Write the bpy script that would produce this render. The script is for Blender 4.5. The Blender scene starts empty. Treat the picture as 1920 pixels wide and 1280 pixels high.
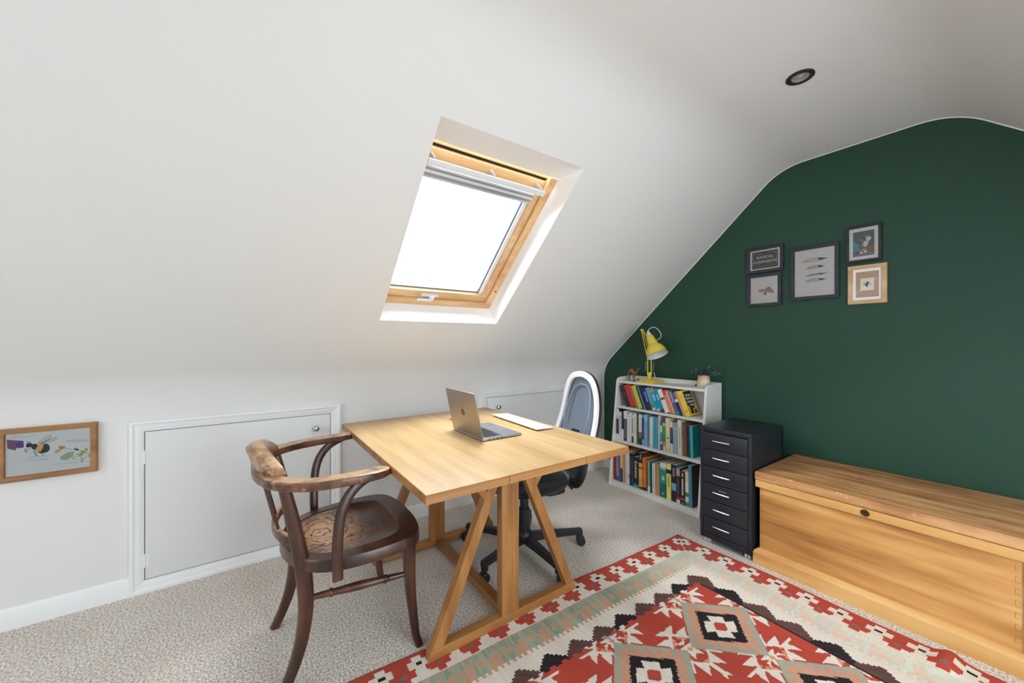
import bpy, bmesh, math, random
from mathutils import Vector, Matrix
import numpy as np
random.seed(7)
SC = bpy.context.scene
COL = SC.collection
R = math.radians

# ------------------------------------------------------------------ camera, sky, exposure, fill lamps
F_PX = 712.0
CAM = Vector((2.488, -2.816, 1.19))
cd = bpy.data.cameras.new('camera'); cd.sensor_width = 36; cd.lens = F_PX/1920*36
cd.clip_start = 0.02; cd.clip_end = 200; cd.shift_y = 0.0005
co = bpy.data.objects.new('camera', cd); COL.objects.link(co)
co.location = CAM; co.rotation_euler = (R(90), 0, math.atan(1019/712.0))
SC.camera = co
SC.view_settings.view_transform = 'Standard'; SC.view_settings.look = 'None'
SC.view_settings.gamma = 1.0; SC.view_settings.use_curve_mapping = False
SC.view_settings.exposure = -0.06
SC.cycles.max_bounces = 10; SC.cycles.diffuse_bounces = 8; SC.cycles.glossy_bounces = 4
SC.cycles.transparent_max_bounces = 12
SC.cycles.sample_clamp_indirect = 6.0
SC.cycles.caustics_reflective = False; SC.cycles.caustics_refractive = False

world = bpy.data.worlds.new('overcast_sky'); SC.world = world; world.use_nodes = True
bgn = world.node_tree.nodes['Background']
bgn.inputs[0].default_value = (0.93, 0.965, 1.0, 1); bgn.inputs[1].default_value = 26.0

# slope plane of the ceiling on the left: point (x,z) = (.34,1.275) + s*(cos,sin); d = distance outwards
TH = R(42.27); CT, ST = math.cos(TH), math.sin(TH)
def SL(y, s, d=0.0): return Vector((0.34 + s*CT - d*ST, y, 1.275 + s*ST + d*CT))
XR = 3.685                                    # knee wall on the right
def SR(y, s, d=0.0):
    return Vector((XR - 0.34 - s*CT + d*ST, y, 1.275 + s*ST + d*CT))
YB = -5.3                                     # wall behind the camera

def area(name, loc, direction, sx, sy, power, color=(1, 1, 1), portal=False, upv=None):
    l = bpy.data.lights.new(name, 'AREA'); l.shape = 'RECTANGLE'; l.size = sx; l.size_y = sy
    l.energy = power; l.color = color
    o = bpy.data.objects.new(name, l); COL.objects.link(o); o.location = loc
    o.rotation_euler = Vector(direction).to_track_quat('-Z', 'Y').to_euler()
    if portal: l.cycles.is_portal = True
    return o
FILL_COL = (0.83, 0.93, 1.0)
NIN = Vector((ST, 0, -CT))                    # into the room from the left slope
NINR = Vector((-ST, 0, -CT))
# sky seen through the visible rooflight, and fill lamps in openings added out of frame
area('rooflight_sky_portal', SL(-1.8445, 0.59, 0.24), NIN, 0.74, 1.05, 1, portal=True)
area('added_fill_left', SL(-4.2, 0.59, 0.14), NIN, 0.74, 1.05, 5, FILL_COL)  # fill lamp added in the left slope, out of view
area('added_fill_dormer', Vector((3.65, -1.8, 1.06)), (-1, 0, 0), 1.1, 1.8, 41, FILL_COL)  # large fill added at right to lift the ceiling
area('added_fill_right_rear', SR(-3.9, 0.60, 0.14), NINR, 0.74, 1.05, 4, FILL_COL)  # weak fill added in the right slope, unseen
area('added_fill_gable', Vector((1.84, YB + 0.02, 1.35)), (0, 1, 0), 1.3, 1.1, 23, FILL_COL)  # fill added behind the camera for the far wall

# ------------------------------------------------------------------ helpers
def s2l(c):
    c = c/255.0
    return c/12.92 if c <= 0.04045 else ((c + 0.055)/1.055)**2.4
def rgb(r, g, b): return (s2l(r), s2l(g), s2l(b), 1.0)
MATS = {}
def M(name, col, rough=0.6, metal=0.0, spec=0.5, var=0.0, vscale=20.0, bump=0.0, bscale=60.0, coat=0.0, sheen=0.0):
    """plain surface with a little procedural variation"""
    if name in MATS: return MATS[name]
    m = bpy.data.materials.new(name); m.use_nodes = True; nt = m.node_tree; b = nt.nodes['Principled BSDF']
    b.inputs['Roughness'].default_value = rough; b.inputs['Metallic'].default_value = metal
    b.inputs['Specular IOR Level'].default_value = spec
    if coat: b.inputs['Coat Weight'].default_value = coat; b.inputs['Coat Roughness'].default_value = 0.15
    tc = nt.nodes.new('ShaderNodeTexCoord')
    if var > 0:
        n = nt.nodes.new('ShaderNodeTexNoise'); n.inputs['Scale'].default_value = vscale; n.inputs['Detail'].default_value = 4
        mx = nt.nodes.new('ShaderNodeMix'); mx.data_type = 'RGBA'
        c = col
        mx.inputs[6].default_value = (c[0]*(1-var), c[1]*(1-var), c[2]*(1-var), 1)
        mx.inputs[7].default_value = (min(1, c[0]*(1+var)), min(1, c[1]*(1+var)), min(1, c[2]*(1+var)), 1)
        nt.links.new(tc.outputs['Object'], n.inputs['Vector']); nt.links.new(n.outputs['Fac'], mx.inputs[0])
        nt.links.new(mx.outputs[2], b.inputs['Base Color'])
    else:
        b.inputs['Base Color'].default_value = col
    if bump > 0:
        n2 = nt.nodes.new('ShaderNodeTexNoise'); n2.inputs['Scale'].default_value = bscale; n2.inputs['Detail'].default_value = 5
        bp = nt.nodes.new('ShaderNodeBump'); bp.inputs['Strength'].default_value = bump; bp.inputs['Distance'].default_value = 0.003
        nt.links.new(tc.outputs['Object'], n2.inputs['Vector']); nt.links.new(n2.outputs['Fac'], bp.inputs['Height'])
        nt.links.new(bp.outputs['Normal'], b.inputs['Normal'])
    MATS[name] = m
    return m

def wood(name, c_lo, c_mid, c_hi, axis='X', grain=9.0, stretch=14.0, rough=0.45, patch=2.2, knots=False, coat=0.0, bump=0.15, wear=None):
    """procedural wood: fine streaks along one object axis over broad tone patches"""
    m = bpy.data.materials.new(name); m.use_nodes = True; nt = m.node_tree; N = nt.nodes; L = nt.links
    b = N['Principled BSDF']; b.inputs['Roughness'].default_value = rough
    if coat: b.inputs['Coat Weight'].default_value = coat; b.inputs['Coat Roughness'].default_value = 0.2
    tc = N.new('ShaderNodeTexCoord'); mp = N.new('ShaderNodeMapping')
    sc = [grain*stretch]*3; sc['XYZ'.index(axis)] = grain
    mp.inputs['Scale'].default_value = sc
    L.new(tc.outputs['Object'], mp.inputs['Vector'])
    n1 = N.new('ShaderNodeTexNoise'); n1.inputs['Scale'].default_value = 0.22; n1.inputs['Detail'].default_value = 6; n1.inputs['Distortion'].default_value = 0.6
    L.new(mp.outputs['Vector'], n1.inputs['Vector'])
    mp2 = N.new('ShaderNodeMapping'); s2 = [patch*4]*3; s2['XYZ'.index(axis)] = patch*0.8
    mp2.inputs['Scale'].default_value = s2; L.new(tc.outputs['Object'], mp2.inputs['Vector'])
    n2 = N.new('ShaderNodeTexNoise'); n2.inputs['Scale'].default_value = 1.0; n2.inputs['Detail'].default_value = 3
    L.new(mp2.outputs['Vector'], n2.inputs['Vector'])
    mx = N.new('ShaderNodeMath'); mx.operation = 'MULTIPLY_ADD'; mx.inputs[1].default_value = 0.5
    h = N.new('ShaderNodeMath'); h.operation = 'MULTIPLY'; h.inputs[1].default_value = 0.5
    L.new(n2.outputs['Fac'], h.inputs[0]); L.new(n1.outputs['Fac'], mx.inputs[0]); L.new(h.outputs[0], mx.inputs[2])
    cr = N.new('ShaderNodeValToRGB'); e = cr.color_ramp.elements
    e[0].position = 0.36; e[0].color = c_lo; e[1].position = 0.64; e[1].color = c_hi
    em = e.new(0.5); em.color = c_mid
    L.new(mx.outputs[0], cr.inputs[0]); out = cr.outputs['Color']
    if knots:
        v = N.new('ShaderNodeTexVoronoi'); v.inputs['Scale'].default_value = 2.6
        mk = N.new('ShaderNodeMapping'); sk = [1.6]*3; sk['XYZ'.index(axis)] = 0.9; mk.inputs['Scale'].default_value = sk
        L.new(tc.outputs['Object'], mk.inputs['Vector']); L.new(mk.outputs['Vector'], v.inputs['Vector'])
        r2 = N.new('ShaderNodeValToRGB'); r2.color_ramp.elements[0].position = 0.015; r2.color_ramp.elements[0].color = (0.75, 0.75, 0.75, 1)
        r2.color_ramp.elements[1].position = 0.06; r2.color_ramp.elements[1].color = (0, 0, 0, 1)
        L.new(v.outputs['Distance'], r2.inputs[0])
        mm = N.new('ShaderNodeMix'); mm.data_type = 'RGBA'; L.new(r2.outputs['Color'], mm.inputs[0]); L.new(out, mm.inputs[6])
        mm.inputs[7].default_value = (c_lo[0]*0.35, c_lo[1]*0.3, c_lo[2]*0.3, 1); out = mm.outputs[2]
    if wear is not None:       # pale worn scuffs
        nw = N.new('ShaderNodeTexNoise'); nw.inputs['Scale'].default_value = wear[1]; nw.inputs['Detail'].default_value = 8; nw.inputs['Roughness'].default_value = 0.75
        L.new(tc.outputs['Object'], nw.inputs['Vector'])
        rw = N.new('ShaderNodeValToRGB'); rw.color_ramp.elements[0].position = wear[2]; rw.color_ramp.elements[0].color = (0, 0, 0, 1)
        rw.color_ramp.elements[1].position = wear[2] + 0.12; rw.color_ramp.elements[1].color = (0.8, 0.8, 0.8, 1)
        L.new(nw.outputs['Fac'], rw.inputs[0])
        mw = N.new('ShaderNodeMix'); mw.data_type = 'RGBA'; L.new(rw.outputs['Color'], mw.inputs[0]); L.new(out, mw.inputs[6])
        mw.inputs[7].default_value = wear[0]; out = mw.outputs[2]
    L.new(out, b.inputs['Base Color'])
    bp = N.new('ShaderNodeBump'); bp.inputs['Strength'].default_value = bump; bp.inputs['Distance'].default_value = 0.002
    L.new(n1.outputs['Fac'], bp.inputs['Height']); L.new(bp.outputs['Normal'], b.inputs['Normal'])
    return m

def glassmat(name, tint=(1, 1, 1, 1), fres=1.25, rough=0.0):
    m = bpy.data.materials.new(name); m.use_nodes = True; nt = m.node_tree; nt.nodes.remove(nt.nodes['Principled BSDF'])
    o = nt.nodes['Material Output']; t = nt.nodes.new('ShaderNodeBsdfTransparent'); t.inputs[0].default_value = tint
    g = nt.nodes.new('ShaderNodeBsdfGlossy'); g.inputs['Roughness'].default_value = rough
    f = nt.nodes.new('ShaderNodeFresnel'); f.inputs['IOR'].default_value = fres
    x = nt.nodes.new('ShaderNodeMixShader')
    nt.links.new(f.outputs[0], x.inputs[0]); nt.links.new(t.outputs[0], x.inputs[1]); nt.links.new(g.outputs[0], x.inputs[2])
    nt.links.new(x.outputs[0], o.inputs[0]); return m

BM = bmesh.new
def box(bm, lo, hi, bev=0.0, seg=2, mat=0, xf=None):
    lo = Vector(lo); hi = Vector(hi)
    mtx = Matrix.Translation((lo + hi)/2) @ Matrix.Diagonal((*(hi - lo), 1))
    r = bmesh.ops.create_cube(bm, size=1.0, matrix=mtx)
    vs = r['verts']; fs = set(f for v in vs for f in v.link_faces)
    for f in fs: f.material_index = mat
    if bev > 0:
        es = list(set(e for v in vs for e in v.link_edges))
        rr = bmesh.ops.bevel(bm, geom=es, offset=bev, segments=seg, profile=0.6, affect='EDGES', clamp_overlap=True)
        fs = set(rr['faces']) | set(f for f in fs if f.is_valid)
        for f in fs: f.material_index = mat
        vs = list(set(v for f in fs for v in f.verts))
    if xf is not None: bmesh.ops.transform(bm, matrix=xf, verts=vs)
    return vs
def bar(bm, p0, p1, w, h, up=(0, 0, 1), bev=0.002, mat=0):
    """rectangular bar from p0 to p1; w across, h along up"""
    p0 = Vector(p0); p1 = Vector(p1); d = p1 - p0; L = d.length; x = d.normalized(); u = Vector(up)
    y = u.cross(x).normalized(); z = x.cross(y)
    m = Matrix((x, y, z)).transposed().to_4x4(); m.translation = (p0 + p1)/2
    return box(bm, (-L/2, -w/2, -h/2), (L/2, w/2, h/2), bev, 2, mat, m)
def catmull(pts, n=6):
    P = [Vector(p) for p in pts]
    if len(P) < 3: return P
    Q = [P[0]*2 - P[1]] + P + [P[-1]*2 - P[-2]]; out = []
    for i in range(1, len(Q) - 2):
        a, b, c, d = Q[i-1], Q[i], Q[i+1], Q[i+2]
        for k in range(n):
            t = k/n
            out.append(0.5*((2*b) + (c - a)*t + (2*a - 5*b + 4*c - d)*t*t + (3*b - a - 3*c + d)*t**3))
    out.append(P[-1]); return out
def sweep(bm, pts, size, up=(0, 0, 1), n=6, seg=12, sq=2.0, mat=0, smooth=True, closed=False):
    """sweep a (super)elliptic section along pts; size: r | (w,h) | list of them; w across, h along up"""
    m = len(pts); S = size if isinstance(size, list) else [size]*m
    S = [(s, s) if not isinstance(s, tuple) else s for s in S]
    P = catmull(pts, n) if smooth else [Vector(p) for p in pts]
    SS = [(v.x, v.y) for v in (catmull([Vector((a, b, 0)) for a, b in S], n) if smooth else [Vector((a, b, 0)) for a, b in S])]
    rings = []
    for i, p in enumerate(P):
        if closed: t = (P[(i+1) % len(P)] - P[i-1])
        else: t = P[min(i+1, len(P)-1)] - P[max(i-1, 0)]
        t.normalize(); u = Vector(up)
        if abs(u.dot(t)) > 0.98: u = Vector((1, 0, 0)) if abs(t.x) < 0.9 else Vector((0, 1, 0))
        y = u.cross(t).normalized(); z = t.cross(y).normalized(); w, h = SS[min(i, len(SS)-1)]
        ring = []
        for k in range(seg):
            a = 2*math.pi*(k + 0.5)/seg; c, s = math.cos(a), math.sin(a)
            cx = math.copysign(abs(c)**(2/sq), c); sx = math.copysign(abs(s)**(2/sq), s)
            ring.append(bm.verts.new(p + y*cx*w + z*sx*h))
        rings.append(ring)
    rng = range(len(rings) if closed else len(rings) - 1)
    for i in rng:
        a, b = rings[i], rings[(i+1) % len(rings)]
        for k in range(seg):
            f = bm.faces.new((a[k], a[(k+1) % seg], b[(k+1) % seg], b[k])); f.material_index = mat
    if not closed:
        f = bm.faces.new(list(reversed(rings[0]))); f.material_index = mat
        f = bm.faces.new(rings[-1]); f.material_index = mat
def lathe(bm, prof, loc=(0, 0, 0), axis=(0, 0, 1), seg=32, mat=0):
    """prof: list of (r, h) revolved round axis"""
    q = Vector(axis).normalized().to_track_quat('Z', 'Y').to_matrix().to_4x4(); q.translation = Vector(loc)
    rings = []
    for r, h in prof:
        if r < 1e-6: rings.append([bm.verts.new(q @ Vector((0, 0, h)))])
        else: rings.append([bm.verts.new(q @ Vector((r*math.cos(2*math.pi*k/seg), r*math.sin(2*math.pi*k/seg), h))) for k in range(seg)])
    for i in range(len(rings)-1):
        a, b = rings[i], rings[i+1]
        for k in range(seg):
            k2 = (k+1) % seg
            if len(a) == 1 and len(b) == 1: continue
            if len(a) == 1: f = bm.faces.new((a[0], b[k2], b[k]))
            elif len(b) == 1: f = bm.faces.new((a[k], a[k2], b[0]))
            else: f = bm.faces.new((a[k], a[k2], b[k2], b[k]))
            f.material_index = mat
def prism(bm, pts, vec, mat=0):
    """extrude a planar polygon by vec"""
    a = [bm.verts.new(Vector(p)) for p in pts]; b = [bm.verts.new(Vector(p) + Vector(vec)) for p in pts]
    n = len(a); fs = [bm.faces.new(list(reversed(a))), bm.faces.new(b)]
    for i in range(n): fs.append(bm.faces.new((a[i], a[(i+1) % n], b[(i+1) % n], b[i])))
    for f in fs: f.material_index = mat
def rings_mesh(bm, rings, mat=0, cap0=True, cap1=True):
    V = [[bm.verts.new(Vector(p)) for p in r] for r in rings]; n = len(V[0])
    for i in range(len(V)-1):
        for k in range(n):
            f = bm.faces.new((V[i][k], V[i][(k+1) % n], V[i+1][(k+1) % n], V[i+1][k])); f.material_index = mat
    if cap0: bm.faces.new(list(reversed(V[0]))).material_index = mat
    if cap1: bm.faces.new(V[-1]).material_index = mat

WM = {}
def tag(o, label=None, cat=None, group=None, kind=None):
    if label: o['label'] = label
    if cat: o['category'] = cat
    if group: o['group'] = group
    if kind: o['kind'] = kind
    return o
def thing(name, label=None, cat=None, loc=(0, 0, 0), rz=0.0, group=None, kind=None):
    o = bpy.data.objects.new(name, None); COL.objects.link(o); o.empty_display_size = 0.05
    o.location = loc; o.rotation_euler = (0, 0, rz)
    WM[o.name] = Matrix.Translation(loc) @ Matrix.Rotation(rz, 4, 'Z')
    return tag(o, label, cat, group, kind)
def obj(name, bm, mat, parent=None, origin=None, smooth=35, local=False, recalc=True):
    """link a bmesh (in world coordinates unless local) as one mesh object"""
    if recalc: bmesh.ops.recalc_face_normals(bm, faces=bm.faces)
    wm = WM[parent.name] if parent is not None else (Matrix.Translation(origin) if origin is not None else Matrix())
    if not local: bm.transform(wm.inverted())
    me = bpy.data.meshes.new(name); bm.to_mesh(me); bm.free()
    for m in (mat if isinstance(mat, (list, tuple)) else [mat]): me.materials.append(m)
    if smooth:
        me.shade_smooth(); me.set_sharp_from_angle(angle=R(smooth))
    o = bpy.data.objects.new(name, me); COL.objects.link(o)
    if parent is not None: o.parent = parent
    elif origin is not None: o.location = origin
    WM[o.name] = wm
    return o
def text_bm(txt, size, depth, mtx, bold=0.0, spacing=1.0, align='CENTER'):
    """lettering as extruded mesh; local x = writing direction, local y = up"""
    cu = bpy.data.curves.new('lettering', 'FONT'); cu.body = txt; cu.size = size; cu.extrude = depth
    cu.align_x = align; cu.align_y = 'CENTER'; cu.offset = bold; cu.space_character = spacing; cu.resolution_u = 3
    t = bpy.data.objects.new('lettering', cu); COL.objects.link(t)
    dg = bpy.context.evaluated_depsgraph_get(); me = bpy.data.meshes.new_from_object(t.evaluated_get(dg))
    bm = BM(); bm.from_mesh(me); bm.transform(mtx)
    bpy.data.objects.remove(t); bpy.data.curves.remove(cu); bpy.data.meshes.remove(me)
    return bm
def axes(o, x, y, z=None):
    x = Vector(x).normalized(); y = Vector(y).normalized(); z = x.cross(y)
    m = Matrix((x, y, z)).transposed().to_4x4(); m.translation = Vector(o); return m

# ------------------------------------------------------------------ materials shared by the room
WHITE_WALL = M('white_wall_paint', rgb(224, 223, 222), 0.75, var=0.012, vscale=3, bump=0.03, bscale=40)
WHITE_TRIM = M('white_satin_paint', rgb(236, 237, 238), 0.4, var=0.01, vscale=6)
GREEN_WALL = M('dark_green_wall_paint', rgb(36, 70, 55), 0.55, spec=0.35, var=0.04, vscale=4, bump=0.05, bscale=120)
CHROME = M('chrome', rgb(185, 185, 190), 0.25, 1.0)
BLACK_GAP = M('shadow_gap', rgb(40, 40, 40), 0.9)

def carpet_mat():
    m = bpy.data.materials.new('beige_twist_carpet'); m.use_nodes = True; nt = m.node_tree; N = nt.nodes; L = nt.links
    b = N['Principled BSDF']; b.inputs['Roughness'].default_value = 0.95; b.inputs['Specular IOR Level'].default_value = 0.1
    b.inputs['Sheen Weight'].default_value = 0.15
    tc = N.new('ShaderNodeTexCoord')
    n = N.new('ShaderNodeTexNoise'); n.inputs['Scale'].default_value = 130; n.inputs['Detail'].default_value = 5; n.inputs['Roughness'].default_value = 0.7
    v = N.new('ShaderNodeTexVoronoi'); v.inputs['Scale'].default_value = 210
    n3 = N.new('ShaderNodeTexNoise'); n3.inputs['Scale'].default_value = 3.5; n3.inputs['Detail'].default_value = 3
    for q in (n, v, n3): L.new(tc.outputs['Object'], q.inputs['Vector'])
    cr = N.new('ShaderNodeValToRGB'); e = cr.color_ramp.elements
    e[0].position = 0.38; e[0].color = rgb(150, 139, 127); e[1].position = 0.60; e[1].color = rgb(249, 239, 228)
    L.new(n.outputs['Fac'], cr.inputs[0])
    mx = N.new('ShaderNodeMix'); mx.data_type = 'RGBA'; mx.blend_type = 'MULTIPLY'; mx.inputs[0].default_value = 1.0
    c2 = N.new('ShaderNodeValToRGB'); c2.color_ramp.elements[0].position = 0.3; c2.color_ramp.elements[0].color = (0.88, 0.87, 0.86, 1)
    c2.color_ramp.elements[1].position = 0.7; c2.color_ramp.elements[1].color = (1, 1, 1, 1)
    L.new(n3.outputs['Fac'], c2.inputs[0]); L.new(cr.outputs['Color'], mx.inputs[6]); L.new(c2.outputs['Color'], mx.inputs[7])
    L.new(mx.outputs[2], b.inputs['Base Color'])
    bp = N.new('ShaderNodeBump'); bp.inputs['Strength'].default_value = 0.3; bp.inputs['Distance'].default_value = 0.003
    L.new(v.outputs['Distance'], bp.inputs['Height']); L.new(bp.outputs['Normal'], b.inputs['Normal'])
    return m

# ------------------------------------------------------------------ room shell
bm = BM(); box(bm, (-0.15, YB - 0.1, -0.12), (XR + 0.15, 0.1, 0.0)); tag(obj('floor', bm, carpet_mat(), smooth=0), kind='structure')

def bez(p, q, r, n=10):
    return [(1-t)**2*Vector(p) + 2*(1-t)*t*Vector(q) + t*t*Vector(r) for t in [k/n for k in range(n+1)]]
SPLIT = 0.80
# cross-section of walls + ceiling (x, z)
t1 = 0.13
kneeB = Vector((0, 0.966)); topB = Vector((1.474, 2.306)); rB = Vector((2.211, 2.306)); kneeR = Vector((XR, 0.966))
dL = Vector((CT, ST)); dR = Vector((CT, -ST))
sec = [Vector((0, SPLIT))] + bez((0, 0.966 - t1), kneeB, kneeB + dL*t1)
sec += [Vector((0.34, 1.275)) + dL*s for s in (0.051, 1.128)]
sec += bez(topB - dL*t1, topB, topB + Vector((t1, 0)))
sec += bez(rB - Vector((t1, 0)), rB, rB + dR*t1)
sec += [Vector((XR - 0.34, 1.275)) + Vector((-CT, ST))*s for s in (1.128, 0.051)]
sec += bez(kneeR - dR*t1, kneeR, (XR, 0.966 - t1)) + [Vector((XR, SPLIT))]
iL = 12; iR = [i for i, p in enumerate(sec) if abs(p.x - (XR - 0.34 - 1.128*CT)) < 1e-4][0]
OP_Y0, OP_Y1 = -2.221, -1.468
ys = [0.02, OP_Y1, -1.20, -2.40, OP_Y0, -3.53, -3.83, -4.27, -4.57, YB]
ys = sorted(ys, reverse=True)
def hole(i, y0, y1):
    yc = (y0 + y1)/2
    if i == iL and (OP_Y0 < yc < OP_Y1 or -4.57 < yc < -3.83): return True
    if i >= iR and -2.40 < yc < -1.20: return True
    if i == iR and -4.27 < yc < -3.53: return True
    return False
bm = BM(); G = [[bm.verts.new((p.x, y, p.y)) for p in sec] for y in ys]
for j in range(len(ys)-1):
    for i in range(len(sec)-1):
        if hole(i, ys[j+1], ys[j]): continue
        bm.faces.new((G[j][i], G[j][i+1], G[j+1][i+1], G[j+1][i]))
ceil_o = obj('ceiling', bm, WHITE_WALL, smooth=30, recalc=False)
ceil_o.data.flip_normals(); tag(ceil_o, kind='structure')

bm = BM(); box(bm, (-0.12, YB, -0.05), (0, 0.02, SPLIT)); tag(obj('wall_left', bm, WHITE_WALL, smooth=0), kind='structure')
bm = BM(); box(bm, (XR, YB, -0.05), (XR + 0.12, -2.40, SPLIT)); box(bm, (XR, -1.20, -0.05), (XR + 0.12, 0.02, SPLIT)); tag(obj('wall_right', bm, WHITE_WALL, smooth=0), kind='structure')
bm = BM(); box(bm, (-0.12, 0.0, -0.05), (XR + 0.12, 0.12, 2.45))
tag(obj('wall_far', bm, GREEN_WALL, smooth=0), kind='structure')
# thin brushed line of white ceiling paint turning onto the green wall
bm = BM(); full = [Vector((0, 0.0))] + sec
for i in range(len(full)-1):
    a, b = full[i], full[i+1]
    if (b - a).length < 1e-5: continue
    def inn(k):
        p = full[k]; pa = full[max(k-1, 0)]; pb = full[min(k+1, len(full)-1)]; t = (pb - pa).normalized()
        return p + Vector((t.y, -t.x))*0.0045
    ia, ib = inn(i), inn(i+1)
    vs = [bm.verts.new((q.x, -0.0012, q.y)) for q in (a, b, ib, ia)]; bm.faces.new(vs)
tag(obj('trim_1', bm, WHITE_TRIM, smooth=0), kind='structure')
# wall behind the camera with an opening added for fill light
bm = BM()
wx0, wx1, wz0, wz1 = 1.19, 2.49, 0.80, 1.90
for lo, hi in (((-0.1, -0.05), (wx0, 2.45)), ((wx1, -0.05), (XR + 0.1, 2.45)), ((wx0, -0.05), (wx1, wz0)), ((wx0, wz1), (wx1, 2.45))):
    box(bm, (lo[0], YB - 0.12, lo[1]), (hi[0], YB, hi[1]))
tag(obj('wall_back', bm, WHITE_WALL, smooth=0), kind='structure')

# skirting boards
def skirting(name, p0, p1, inward):
    bm = BM(); p0 = Vector(p0); p1 = Vector(p1); n = Vector(inward)
    prof = [(0, 0), (0.016, 0), (0.016, 0.062), (0.011, 0.078), (0.004, 0.084), (0, 0.086)]
    prism(bm, [p0 + n*a + Vector((0, 0, b)) for a, b in prof], p1 - p0)
    return tag(obj(name, bm, WHITE_TRIM, smooth=20), kind='structure')
skirting('baseboard_left_front', (0, YB, 0), (0, -3.266, 0), (1, 0, 0))
skirting('baseboard_left_middle', (0, -2.353, 0), (0, -1.365, 0), (1, 0, 0))
skirting('baseboard_left_rear', (0, -0.475, 0), (0, 0, 0), (1, 0, 0))
skirting('baseboard_far', (0.016, 0, 0), (XR, 0, 0), (0, -1, 0))
skirting('baseboard_right', (XR, -2.41, 0), (XR, YB, 0), (-1, 0, 0))

# low access doors in the knee wall
def access_door(name, y0, y1, ztop, hinge_left=True):
    """y0..y1 outer architrave; door panel inset"""
    root = thing(name, loc=(0, (y0+y1)/2, 0), kind='structure')
    a = 0.045; py0, py1, pz0, pz1 = y0 + 0.0535, y1 - 0.0535, 0.0595, ztop - 0.0535
    bm = BM()
    prof = [(0, 0), (0, 0.019), (0.012, 0.019), (0.020, 0.014), (0.034, 0.0115), (0.044, 0.0075), (0.0455, 0.0075), (0.0455, 0.004), (0.0505, 0.004), (0.0505, 0.0)]
    # mitred frame: u = distance in from the outer edge, h = height off the wall
    zb = 0.0
    outer = [(y0, zb), (y1, zb), (y1, ztop), (y0, ztop)]
    loops = []
    for u, h in prof:
        ub = u*1.12
        loops.append([(h, y0+u, zb+ub), (h, y1-u, zb+ub), (h, y1-u, ztop-u), (h, y0+u, ztop-u)])
    rings_mesh(bm, loops, cap0=False, cap1=False)
    obj('architrave', bm, WHITE_TRIM, root, smooth=0)
    bm = BM(); box(bm, (0.0002, py0-0.0032, pz0-0.0032), (0.0014, py1+0.0032, pz1+0.0032)); obj('shadow_gap', bm, BLACK_GAP, root, smooth=0)
    bm = BM(); box(bm, (0.0003, py0, pz0), (0.0045, py1, pz1), 0.0008); obj('door_panel', bm, M('door_white_paint', rgb(222, 222, 222), 0.45), root)
    ky = (py1 - 0.078) if hinge_left else (py0 + 0.092); kz = 0.686
    bm = BM(); lathe(bm, [(0, 0.0), (0.013, 0.0), (0.013, 0.003), (0.006, 0.006), (0.006, 0.014), (0.013, 0.018), (0.0165, 0.024), (0.015, 0.031), (0.008, 0.035), (0, 0.036)], (0.0045, ky, kz), (1, 0, 0), 24)
    obj('door_knob', bm, CHROME, root)
    hy = py0 if hinge_left else py1
    for hz in (pz0 + 0.09, pz1 - 0.12):
        bm = BM(); box(bm, (0.0045, hy - 0.010, hz - 0.03), (0.006, hy + 0.012, hz + 0.03)); sweep(bm, [(0.007, hy-0.001, hz-0.031), (0.007, hy-0.001, hz+0.031)], 0.004, smooth=False, seg=8)
        obj('hinge', bm, WHITE_TRIM, root)
    return root
access_door('door_1', -3.266, -2.353, 0.815, True)
access_door('door_2', -1.365, -0.475, 0.815, False)

# ------------------------------------------------------------------ rooflight in the left slope
PINE = wood('varnished_pine_window', rgb(196, 152, 104), rgb(214, 174, 126), rgb(228, 194, 150), 'Y', 12, 12, 0.35)
PINE_S = wood('varnished_pine_window_stile', rgb(196, 152, 104), rgb(214, 174, 126), rgb(228, 194, 150), 'X', 12, 12, 0.35)
ALU = M('white_aluminium', rgb(222, 226, 230), 0.3, 0.0)
GREYALU = M('grey_aluminium', rgb(150, 154, 162), 0.35, 0.3)
WB = axes(SL(0, 0, 0), (0, 1, 0), (CT, 0, ST))       # local: x = world y, y = up the slope, z = OUTWARD?
# x cross y = (0,1,0)x(CT,0,ST) = (ST,0,-CT) which points into the room, so local z = -d
def wbox(bm, y0, y1, s0, s1, d0, d1, bev=0.0, mat=0):
    return box(bm, (y0, s0, -d1), (y1, s1, -d0), bev, 2, mat, WB)
win = thing('window_1', loc=SL(-1.8445, 0.05, 0.0), kind='structure')
D0 = 0.15
bm = BM()
oc = [(OP_Y0, 0.051), (OP_Y1, 0.051), (OP_Y1, 1.128), (OP_Y0, 1.128)]
ic = [(OP_Y0, 0.048), (OP_Y1 + 0.007, 0.048), (OP_Y1 + 0.007, 0.992), (OP_Y0, 0.992)]
rings_mesh(bm, [[SL(y, s, 0) for y, s in oc], [SL(y, s, D0) for y, s in ic]], cap0=False, cap1=False)
rings_mesh(bm, [[SL(y, s, D0) for y, s in ic], [SL(y + (0.05 if y > -1.8 else -0.05), s + (0.05 if s > 0.5 else -0.05), D0 + 0.001) for y, s in ic]], cap0=False, cap1=False)
obj('reveal', bm, M('reveal_white_paint', rgb(248, 249, 250), 0.6), win, smooth=0, recalc=False)
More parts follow.
